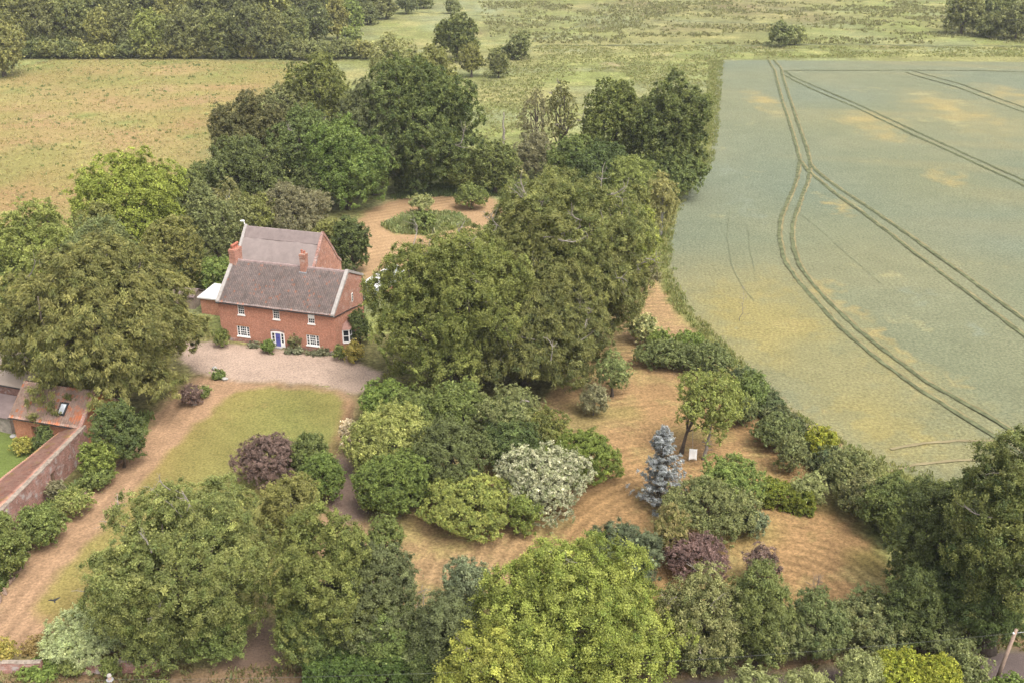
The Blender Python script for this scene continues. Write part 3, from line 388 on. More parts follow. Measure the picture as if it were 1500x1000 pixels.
class MB:
    """collects shapes and links them as ONE mesh object"""
    def __init__(s): s.v, s.f = [], []
    def poly(s, pts, flip=False):
        b = len(s.v); s.v += [tuple(p) for p in pts]
        idx = list(range(b, b + len(pts)))
        s.f.append(idx[::-1] if flip else idx); return s
    def box(s, x0, x1, y0, y1, z0, z1):
        b = len(s.v)
        s.v += [(x0,y0,z0),(x1,y0,z0),(x1,y1,z0),(x0,y1,z0),(x0,y0,z1),(x1,y0,z1),(x1,y1,z1),(x0,y1,z1)]
        s.f += [[b+i for i in q] for q in ((0,3,2,1),(4,5,6,7),(0,1,5,4),(1,2,6,5),(2,3,7,6),(3,0,4,7))]
        return s
    def hexa(s, bot, top):
        b = len(s.v); s.v += [tuple(p) for p in bot] + [tuple(p) for p in top]
        s.f += [[b+i for i in q] for q in ((0,3,2,1),(4,5,6,7),(0,1,5,4),(1,2,6,5),(2,3,7,6),(3,0,4,7))]
        return s
    def prism(s, prof, x0, x1):
        """profile in (y,z), extruded along x"""
        b = len(s.v); n = len(prof)
        s.v += [(x0, y, z) for y, z in prof] + [(x1, y, z) for y, z in prof]
        s.f.append([b+i for i in range(n)]); s.f.append([b+n+i for i in range(n)][::-1])
        for i in range(n):
            j = (i+1) % n
            s.f.append([b+j, b+i, b+n+i, b+n+j])
        return s
    def tube(s, pts, rads, seg=6, cap=True):
        pts = [Vector(p) for p in pts]
        b = len(s.v); n = len(pts)
        for i, p in enumerate(pts):
            t = (pts[min(i+1, n-1)] - pts[max(i-1, 0)])
            t = t.normalized() if t.length > 1e-6 else Vector((0, 0, 1))
            a = Vector((1, 0, 0)) if abs(t.x) < .8 else Vector((0, 1, 0))
            u = t.cross(a).normalized(); w = t.cross(u)
            r = rads[i] if hasattr(rads, '__len__') else rads
            for k in range(seg):
                q = 2 * math.pi * k / seg
                s.v.append(tuple(p + u * (r * math.cos(q)) + w * (r * math.sin(q))))
        for i in range(n - 1):
            for k in range(seg):
                k2 = (k + 1) % seg
                s.f.append([b+i*seg+k, b+i*seg+k2, b+(i+1)*seg+k2, b+(i+1)*seg+k])
        if cap:
            s.f.append([b+k for k in range(seg)][::-1]); s.f.append([b+(n-1)*seg+k for k in range(seg)])
        return s
    def lathe(s, prof, c=(0, 0, 0), seg=12):
        b = len(s.v); n = len(prof)
        for r, z in prof:
            for k in range(seg):
                q = 2 * math.pi * k / seg
                s.v.append((c[0] + r * math.cos(q), c[1] + r * math.sin(q), c[2] + z))
        for i in range(n - 1):
            for k in range(seg):
                k2 = (k + 1) % seg
                s.f.append([b+i*seg+k, b+i*seg+k2, b+(i+1)*seg+k2, b+(i+1)*seg+k])
        s.f.append([b+k for k in range(seg)][::-1]); s.f.append([b+(n-1)*seg+k for k in range(seg)])
        return s
    def build(s, name, mat, parent=None, smooth=False, bevel=0):
        me = bpy.data.meshes.new(name)
        me.from_pydata(s.v, [], s.f); me.update()
        if mat: me.materials.append(mat)
        if smooth: me.polygons.foreach_set('use_smooth', [True] * len(me.polygons))
        o = bpy.data.objects.new(name, me); COL.objects.link(o)
        if parent: o.parent = parent
        if bevel:
            m = o.modifiers.new('bevel', 'BEVEL'); m.width = bevel; m.segments = 2; m.limit_method = 'ANGLE'
        return o

def np_mesh(name, V, F, mat, tint=None, parent=None, smooth=False, side=4):
    """V (n,3), F (m,side) as one mesh object; tint (n,3) goes to a colour attribute"""
    me = bpy.data.meshes.new(name)
    n, m = len(V), len(F)
    me.vertices.add(n); me.vertices.foreach_set('co', np.ascontiguousarray(V, np.float32).ravel())
    me.loops.add(m * side); me.loops.foreach_set('vertex_index', np.ascontiguousarray(F, np.int32).ravel())
    me.polygons.add(m)
    me.polygons.foreach_set('loop_start', np.arange(0, m * side, side, dtype=np.int32))
    if smooth: me.polygons.foreach_set('use_smooth', np.ones(m, bool))
    me.update(calc_edges=True)
    if tint is not None:
        a = me.color_attributes.new('tint', 'FLOAT_COLOR', 'POINT')
        c = np.ones((n, 4), np.float32); c[:, :3] = tint
        a.data.foreach_set('color', c.ravel())
    if mat: me.materials.append(mat)
    o = bpy.data.objects.new(name, me); COL.objects.link(o)
    if parent: o.parent = parent
    return o

# ------------------------------------------------------------------ materials
def newmat(name):
    m = bpy.data.materials.new(name); m.use_nodes = True
    nt = m.node_tree; nt.nodes.clear()
    out = nt.nodes.new('ShaderNodeOutputMaterial')
    return m, nt, out

def N(nt, t, **kw):
    n = nt.nodes.new(t)
    for k, v in kw.items():
        if k in n.inputs: n.inputs[k].default_value = v
        else: setattr(n, k, v)
    return n

def mixc(nt, fac, a, b, mode='MIX'):
    n = nt.nodes.new('ShaderNodeMix'); n.data_type = 'RGBA'; n.blend_type = mode
    for s, v in ((0, fac), (6, a), (7, b)):
        if hasattr(v, 'is_linked') or isinstance(v, bpy.types.NodeSocket): nt.links.new(v, n.inputs[s])
        else: n.inputs[s].default_value = v if s == 0 else (tuple(v) + (1,) if len(v) == 3 else v)
    return n.outputs[2]

def noise(nt, vec, scale, detail=4, rough=.6, lo=.3, hi=.7, a=0., b=1., dist=0.):
    n = N(nt, 'ShaderNodeTexNoise', Scale=scale, Detail=detail, Roughness=rough, Distortion=dist)
    nt.links.new(vec, n.inputs['Vector'])
    r = N(nt, 'ShaderNodeMapRange'); nt.links.new(n.outputs[0], r.inputs[0])
    r.inputs[1].default_value = lo; r.inputs[2].default_value = hi; r.inputs[3].default_value = a; r.inputs[4].default_value = b
    return r.outputs[0]

def vmul(nt, col, f):
    m = nt.nodes.new('ShaderNodeVectorMath'); m.operation = 'SCALE'
    nt.links.new(col, m.inputs[0]); nt.links.new(f, m.inputs['Scale'])
    return m.outputs[0]

def coords(nt, kind='Object'):
    return N(nt, 'ShaderNodeTexCoord').outputs[kind]

def finish(nt, out, col, rough=.8, spec=.2, bump=None, bstr=.5, bdist=.05, metallic=0.):
    p = N(nt, 'ShaderNodeBsdfPrincipled', Roughness=rough, Metallic=metallic)
    p.inputs['Specular IOR Level'].default_value = spec
    if isinstance(col, bpy.types.NodeSocket): nt.links.new(col, p.inputs['Base Color'])
    else: p.inputs['Base Color'].default_value = tuple(col) + (1,)
    if bump is not None:
        b = N(nt, 'ShaderNodeBump', Strength=bstr, Distance=bdist)
        nt.links.new(bump, b.inputs['Height']); nt.links.new(b.outputs[0], p.inputs['Normal'])
    nt.links.new(p.outputs[0], out.inputs['Surface'])
    return p

def simple(name, col, rough=.7, spec=.3, var=.25, scale=2., bstr=.2, metallic=0.):
    m, nt, out = newmat(name)
    c = coords(nt)
    f = noise(nt, c, scale, 5, .65, a=1 - var, b=1 + var)
    if 'white' not in name: col = tuple(np.array(col) * .8)
    rgb = N(nt, 'ShaderNodeRGB'); rgb.outputs[0].default_value = tuple(col) + (1,)
    f2 = noise(nt, c, scale * 9, 3, .6)
    finish(nt, out, vmul(nt, rgb.outputs[0], f), rough, spec, f2, bstr, .02, metallic)
    return m

def leafmat(name='foliage', trans=.28, rough=.55, spec=.25):
    m, nt, out = newmat(name)
    at = N(nt, 'ShaderNodeAttribute', attribute_name='tint')
    oi = N(nt, 'ShaderNodeObjectInfo')
    hsv = N(nt, 'ShaderNodeHueSaturation')
    r = N(nt, 'ShaderNodeMapRange'); r.inputs[3].default_value = .488; r.inputs[4].default_value = .512
    nt.links.new(oi.outputs['Random'], r.inputs[0]); nt.links.new(r.outputs[0], hsv.inputs['Hue'])
    nt.links.new(at.outputs['Color'], hsv.inputs['Color'])
    p = N(nt, 'ShaderNodeBsdfPrincipled', Roughness=rough); p.inputs['Specular IOR Level'].default_value = spec
    nt.links.new(hsv.outputs[0], p.inputs['Base Color'])
    t = N(nt, 'ShaderNodeBsdfTranslucent')
    tc = mixc(nt, 1.0, hsv.outputs[0], (1.25, 1.2, .6), 'MULTIPLY')
    nt.links.new(tc, t.inputs['Color'])
    mx = N(nt, 'ShaderNodeMixShader'); mx.inputs[0].default_value = trans
    nt.links.new(p.outputs[0], mx.inputs[1]); nt.links.new(t.outputs[0], mx.inputs[2])
    nt.links.new(mx.outputs[0], out.inputs['Surface'])
    return m

LEAF = leafmat()
PETAL = leafmat('petal', .2, .7, .15)
BARK = simple('bark', (.13, .105, .085), .9, .1, .35, 3., .6)
DEADWOOD = simple('dead_wood', (.31, .27, .235), .85, .15, .3, 4., .4)
BARKP = simple('pale_bark', (.38, .36, .32), .8, .15, .35, 3., .3)

def ground_mat(name, fine=6., famt=.22, mid=.35, mamt=.16, alt=None, alts=.12, altlo=.5, althi=.7, stripe=None, bstr=.35, bdist=.08, speck=None, rough=.95):
    m, nt, out = newmat(name)
    g = N(nt, 'ShaderNodeNewGeometry').outputs['Position']
    at = N(nt, 'ShaderNodeAttribute', attribute_name='tint')
    col = at.outputs['Color']
    if alt:
        f = noise(nt, g, alts, 6, .68, altlo, althi)
        col = mixc(nt, f, col, alt)
    if speck:
        f = noise(nt, g, speck[0], 3, .7, speck[1], speck[1] + .08)
        col = mixc(nt, f, col, speck[2])
    f1 = noise(nt, g, fine, 4, .8, .36, .64, 1 - famt*1.3, 1 + famt*1.3)
    f2 = noise(nt, g, mid, 5, .65, .3, .7, 1 - mamt, 1 + mamt)
    col = vmul(nt, vmul(nt, col, f1), f2)
    if stripe:
        kind, loc, rot, sc_, dist, amt = stripe
        mp = N(nt, 'ShaderNodeMapping'); mp.inputs['Location'].default_value = (-loc[0], -loc[1], 0)
        mp.vector_type = 'POINT'
        nt.links.new(g, mp.inputs['Vector'])
        mp2 = N(nt, 'ShaderNodeMapping'); mp2.inputs['Rotation'].default_value = (0, 0, math.radians(rot))
        nt.links.new(mp.outputs[0], mp2.inputs['Vector'])
        w = N(nt, 'ShaderNodeTexWave', Scale=sc_, Distortion=dist, Detail=3., wave_type=kind)
        w.inputs['Detail Scale'].default_value = .12
        if kind == 'RINGS': w.rings_direction = 'Z'
        nt.links.new(mp2.outputs[0], w.inputs['Vector'])
        r = N(nt, 'ShaderNodeMapRange'); nt.links.new(w.outputs['Fac'], r.inputs[0])
        r.inputs[3].default_value = 1 - amt; r.inputs[4].default_value = 1 + amt
        vis = noise(nt, g, .09, 3, .6, .42, .6)
        mf = N(nt, 'ShaderNodeMix'); mf.inputs[2].default_value = 1.0
        nt.links.new(vis, mf.inputs[0]); nt.links.new(r.outputs[0], mf.inputs[3])
        col = vmul(nt, col, mf.outputs[0])
    hb = noise(nt, g, fine * .6, 5, .7)
    finish(nt, out, col, rough, .08, hb, bstr, bdist)
    return m

# ------------------------------------------------------------------ value noise on world points
_rng0 = np.random.default_rng(11)
_LAT = _rng0.random((256, 256)).astype(np.float32)
def vnoise(x, y, cell):
    u, v = x / cell + 1000.3, y / cell + 1000.7
    i, j = np.floor(u).astype(int), np.floor(v).astype(int)
    a, b = u - i, v - j
    a, b = a*a*(3-2*a), b*b*(3-2*b)
    g = lambda p, q: _LAT[p % 256, q % 256]
    return (g(i, j)*(1-a) + g(i+1, j)*a)*(1-b) + (g(i, j+1)*(1-a) + g(i+1, j+1)*a)*b

def inside(poly, x, y):
    p = np.array(poly); r = np.zeros(x.shape, bool)
    bx = (x > p[:, 0].min()) & (x < p[:, 0].max()) & (y > p[:, 1].min()) & (y < p[:, 1].max())
    xi, yi = x[bx], y[bx]; c = np.zeros(xi.shape, bool)
    for k in range(len(p)):
        (x1, y1), (x2, y2) = p[k], p[k-1]
        if y1 == y2: continue
        c ^= ((y1 > yi) != (y2 > yi)) & (xi < (x2-x1)*(yi-y1)/(y2-y1) + x1)
    r[bx] = c
    return r

# ------------------------------------------------------------------ ground
def build_ground():
    xs = np.arange(-190, 190.01, .5)
    ext = 190 + np.cumsum(.8 * 1.16 ** np.arange(1, 38))
    xs = np.concatenate([-ext[::-1], xs, ext])
    ys = [-80., -40., -10., 10., 25.]
    y = 34.
    while y < 6000:
        ys.append(y)
        y += .42 if y < 120 else (.0035 * y if y < 430 else .03 * y)
    ys = np.array(ys)
    X, Y = np.meshgrid(xs, ys)
    X, Y = X.ravel().astype(np.float64), Y.ravel().astype(np.float64)
    nx, ny = len(xs), len(ys)
    # soft, ragged region masks
    wob = (vnoise(X, Y, 2.2) - .5) * 1.2 + (vnoise(X, Y, .9) - .5) * .7
    wob2 = (vnoise(X + 333, Y, 2.2) - .5) * 1.2 + (vnoise(X, Y + 555, .9) - .5) * .7
    rng = np.random.default_rng(3)
    def mask(key, soft=.5, ragged=1.):
        tot = np.zeros(X.shape)
        for k in range(6):
            a = k * math.pi / 3
            tot += inside(POLYS[key], X + wob*ragged + soft*math.cos(a), Y + wob2*ragged + soft*math.sin(a)*1.6)
        return (tot / 6)[:, None]
    far = np.clip((Y - 330) / 300, 0, 1)[:, None]
    n1 = vnoise(X, Y, 34)[:, None]; n2 = vnoise(X + 70, Y - 30, 11)[:, None]; n3 = vnoise(X, Y, 5)[:, None]
    A = lambda *c: np.array(c)
    sm = lambda t, lo, hi: np.clip((t - lo) / (hi - lo), 0, 1)
    # rough meadow: fresh green, yellowed and rushy parts
    c = A(.25, .275, .09) * (1 + .3*(n3-.5))
    c = c + sm(n1, .45, .8) * (A(.33, .30, .13) - c) * .75
    c = c + sm(n2, .55, .85) * (A(.20, .20, .075) - c) * .55
    c = c + far * sm(vnoise(X*.45, Y, 16)[:, None], .42, .7) * (A(.21, .18, .085) - c) * .65
    c = c + sm(vnoise(X*.3 - 55, Y, 9)[:, None], .55, .8) * (A(.27, .29, .15) - c) * .6
    c = c + sm(vnoise(X*.5, Y + 91, 6)[:, None], .62, .8) * (A(.17, .175, .075) - c) * .5
    def lay(key, col, soft=.5, ragged=1., amt=1.):
        nonlocal c
        m = mask(key, soft, ragged) * amt
        c = c * (1 - m) + col * m
    def blobs(kind):
        nonlocal c
        for nm, bx, by, rx, ry, col in BLOBS:
            if nm != kind: continue
            scl = by / 1000.            # listed radii are picture units at that distance
            d2 = np.hypot((X + wob*4 - bx) / (rx*by/1400.*(1.5 if kind == 'yellow' else 1)), (Y + wob2*4 - by) / (ry*by*by/90000.*(1.5 if kind == 'yellow' else 1)))
            m = np.clip(1.25 - d2, 0, 1)[:, None] * (.35 + .65*sm(n3, .25, .75)) * .85
            c = c * (1 - m) + A(*col) * m
    for k in ('mtan', 'mbrown', 'mblue'): blobs(k)
    # golden field
    g = A(.36, .275, .112) + (n1 - .5) * A(.05, .07, .03) + (n2 - .5) * A(-.05, .03, -.02)
    g = g + sm(vnoise(X - 40, Y, 21)[:, None], .58, .85) * (A(.27, .26, .085) - g) * .7
    lay('goldfield', g, 1.5, 3.)
    edge = mask('goldfield', 9., 5.)
    inner = mask('goldfield', 1., 3.)
    m = inner * (1 - edge); c = c * (1 - m*.8) + A(.20, .225, .07) * m * .8
    for k in ('gfgreen', 'gftan'): blobs(k)
    # garden under everything
    garden = A(.335, .208, .097) * (1 + .35*(n2 - .5)) + sm(n3, .5, .9) * A(-.06, .0, -.02) + sm(n1, .55, .8) * A(.04, .04, .03)
    c0 = c.copy()
    under = A(.17, .13, .06) * (1 + .5*(n3 - .5))
    inside_g = ((X > -62) & (X < 40) & (Y > 60) & (Y < 150))[:, None]
    lay('mown', garden, .8, 1.)
    sh = inside(POLYS['mown'], X, Y)[:, None]
    for k in ('bare', 'mgreen'): blobs(k)
    tr = A(.385, .245, .145) * (1 + .25*(n3 - .5))
    # everything of the home garden that is not mown: earthy rough grass
    hg = ((Y < 135) & (Y > 57) & (X > -60) & (X < 12))[:, None] & ~sh
    c = np.where(hg, A(.165, .15, .06) * (1 + .5*(n3-.5)), c)
    lay('scrubl', A(.20, .20, .075) + (n2 - .5) * A(.18, .03, .05), .6, 1.)
    lay('dryleft', A(.34, .25, .14), .6, 1.5, .8)
    lay('barnlawn', A(.15, .19, .05) * (1 + .3*(n3-.5)), .3, .6)
    lay('track', tr, .7, .9)
    lawn = A(.222, .222, .068) * (1 + .2*(n3 - .5)) + sm(n2, .5, .9) * A(.045, .0, .005) + np.clip((-24 - X[:, None] - (Y[:, None] - 90)*.1) / 14, 0, 1) * A(.055, .005, .01)
    lay('lawn', lawn, .35, .6)
    for k in ('lgreen', 'lbrown'): blobs(k)
    lay('gravel', A(.47, .35, .272) * (1 + .14*(n3 - .5)), .35, .5)
    lay('path', A(.235, .165, .13) * (1 + .25*(n3 - .5)), .35, .5)
    lay('entrance', A(.19, .13, .095) * (1 + .3*(n3 - .5)), .6, .8)
    lay('glade', A(.42, .275, .15) * (1 + .2*(n3 - .5)), .7, .8)
    lay('island', A(.22, .25, .085) * (1 + .5*(n3 - .5)), .5, 1.)
    # crop
    lay('margin', A(.24, .245, .08) * (1 + .35*(n3 - .5)), .5, .9)
    cr = A(.218, .232, .143) + (n2 - .5) * A(.03, .02, .01) + (n1 - .5) * A(.05, .02, -.02)
    nearf = mask('cropyellow', 5., 5.)
    cr = cr + nearf * (.5 + .5*sm(vnoise(X, Y, 9)[:, None], .3, .7)) * (A(.34, .287, .112) - cr) * .88
    band = sm(vnoise(X*.35 + 20, Y + X*.25, 12)[:, None], .6, .85)
    cr = cr + band * (A(.31, .27, .135) - cr) * .28
    lay('crop', cr, .35, .5)
    cm = mask('crop', .3, .5)
    keep = c.copy()
    for k in ('yellow', 'blue'): blobs(k)
    c = keep * (1 - cm) + c * cm
    lay('barestrip', A(.42, .30, .15), .5, 1.2, .75)
    lay('verge', A(.24, .16, .09) * (1 + .5*(n3 - .5)), .5, 1.)
    lay('road', A(.15, .115, .105) * (1 + .2*(n3 - .5)), .3, .4)
    # twin wheel lines worn into the lawn
    for l in LINES['laneR']:
        for (xa, ya), (xb, yb) in zip(l[:-1], l[1:]):
            t = np.clip(((X-xa)*(xb-xa) + (Y-ya)*(yb-ya)) / ((xb-xa)**2 + (yb-ya)**2), 0, 1)
            dd = np.hypot(X - xa - t*(xb-xa), Y - ya - t*(yb-ya))
            m = (np.clip(1 - dd/.55, 0, 1) * .75)[:, None]
            c = c * (1 - m) + A(.29, .17, .095) * m
    c = np.clip(c * .70, .01, 1)
    Z = (vnoise(X, Y, 6) - .5) * .10 + (vnoise(X, Y, 1.6) - .5) * .05
    Z = Z * np.clip((Y - 30) / 30, 0, 1) - .05
    V = np.stack([X, Y, Z], 1)
    ii, jj = np.meshgrid(np.arange(ny - 1), np.arange(nx - 1), indexing='ij')
    b = (ii * nx + jj).ravel()
    F = np.stack([b, b + 1, b + nx + 1, b + nx], 1)
    cx, cy = X[F].mean(1), Y[F].mean(1)
    reg = np.zeros(len(F), int)
    R = [('meadow', None, ground_mat('meadow_grass', 1.1, .36, .16, .26, (.30, .27, .11), .05, .5, .75, bstr=.6, bdist=.35, speck=(.35, .60, (.17, .165, .065)))),
         ('golden_field', 'goldfield', ground_mat('dry_grass', 2.2, .28, .3, .14, (.29, .27, .09), .09, .56, .72, bstr=.6, bdist=.3, speck=(.8, .66, (.43, .30, .18)))),
         ('mown_garden', 'mown', ground_mat('mown_hay', 3., .30, .4, .17, (.26, .205, .085), .16, .52, .68, ('RINGS', (24.5, 76.), 0, .24, 2.6, .19), .5, .12)),
         ('scrub_ground', 'scrubl', ground_mat('scrub_soil', 3., .3, .5, .25, bstr=.6, bdist=.2)),
         ('courtyard_lawn', 'barnlawn', ground_mat('court_grass', 5., .2, .6, .12)),
         ('dirt_track', 'track', ground_mat('dirt', 3.4, .24, .4, .16, stripe=('BANDS', (-40, 90), 3, .21, 1.6, .16), bstr=.4)),
         ('lawn', 'lawn', ground_mat('lawn_grass', 4., .28, .35, .16, (.22, .165, .065), .14, .56, .76, bstr=.3)),
         ('gravel_drive', 'gravel', ground_mat('gravel', 5., .26, .3, .13, bstr=.5, bdist=.04)),
         ('path', 'path', ground_mat('path_gravel', 7., .2, .6, .12)),
         ('entrance_drive', 'entrance', ground_mat('bare_earth', 5., .22, .5, .18)),
         ('mown_glade', 'glade', ground_mat('glade_hay', 3., .18, .35, .12, stripe=('BANDS', (-15, 185), 60, .19, 5., .13), bstr=.4)),
         ('rough_grass', 'island', ground_mat('rough_grass', 2., .35, .4, .2, bstr=.8, bdist=.3)),
         ('field_margin', 'margin', ground_mat('margin_grass', 2.5, .3, .4, .2, bstr=.7, bdist=.25)),
         ('crop_field', 'crop', ground_mat('cereal_crop', 2.6, .24, .2, .08, (.30, .27, .13), .045, .60, .78, ('BANDS', (60, 150), 8, .55, 3., .03), .7, .2)),
         ('verge', 'verge', ground_mat('verge_soil', 4., .3, .6, .2)),
         ('road', 'road', ground_mat('asphalt', 9., .14, .4, .12, rough=.8))]
    for k, (nm, key, mt) in enumerate(R):
        if key: reg[inside(POLYS[key], cx, cy)] = k
    for k, (nm, key, mt) in enumerate(R):
        f = F[reg == k]
        if not len(f): continue
        uq, inv = np.unique(f, return_inverse=True)
        o = np_mesh(nm, V[uq], inv.reshape(f.shape), mt, c[uq], smooth=True)
        tag(o, kind='structure')
build_ground()

def ribbon(name, pts, width, z, mat, seed=0, wob=.12):
    rr = random.Random(seed)
    P = []
    for (xa, ya), (xb, yb) in zip(pts[:-1], pts[1:]):
        n = max(1, int(math.hypot(xb-xa, yb-ya) / 1.2))
        for k in range(n): P.append(Vector((xa + (xb-xa)*k/n, ya + (yb-ya)*k/n, 0)))
    P.append(Vector((*pts[-1], 0)))
    for _ in range(3):
        P = [P[0]] + [(P[i-1] + P[i]*2 + P[i+1]) / 4 for i in range(1, len(P)-1)] + [P[-1]]
    m = MB()
    for i, p in enumerate(P):
        t = (P[min(i+1, len(P)-1)] - P[max(i-1, 0)]).normalized(); nrm = Vector((-t.y, t.x, 0))
        a, b = width/2 * (1 + rr.uniform(-wob, wob)*2), width/2 * (1 + rr.uniform(-wob, wob)*2)
        m.v += [tuple(p + nrm*a + Vector((0, 0, z))), tuple(p - nrm*b + Vector((0, 0, z)))]
        if i: m.f.append([2*i-2, 2*i-1, 2*i+1, 2*i])
    return tag(m.build(name, mat), kind='structure')

TRAM = simple('tramline_soil', (.125, .135, .07), .95, .05, .55, .8, .4)
TRAMT = simple('thin_tramline', (.175, .19, .115), .95, .05, .3, .5, .3)
DITCH = simple('ditch_rushes', (.18, .19, .095), .95, .05, .5, .2, .3)
TRAMB = simple('tramline_bare', (.255, .215, .12), .95, .05, .3, .35, .4)
RUT = simple('tramline_edge', (.235, .20, .105), .95, .05, .4, .3, .4)
def shift(l, d):
    out = []
    for i, (x, y) in enumerate(l):
        a, b = l[max(i-1, 0)], l[min(i+1, len(l)-1)]; L = math.hypot(b[0]-a[0], b[1]-a[1])
        out.append((x - (b[1]-a[1])/L*d, y + (b[0]-a[0])/L*d))
    return out
for k, l in enumerate(LINES['tram']):
    if k < 4:
        ribbon('tramline', shift(l, .18), .62, .030 + .002*k, RUT, 70+k, .25)
        ribbon('tramline', shift(l, -.12), .62, .055 + .002*k, TRAM, k, .2)
    else: ribbon('tramline', l, .7 if k < 9 else .45, .035 + .002*k, TRAMB if k > 8 else TRAM, k, .25)
for k, l in enumerate(LINES['thin']): ribbon('tramline', l, .09, .06 + .002*k, TRAMT, 30+k, .4)
for k, l in enumerate(LINES['ditch']): ribbon('ditch', l, 1.5, .05 + .003*k, DITCH, 50+k, .5)

# ------------------------------------------------------------------ foliage
def unit(v): return v / np.maximum(np.linalg.norm(v, axis=-1, keepdims=True), 1e-9)

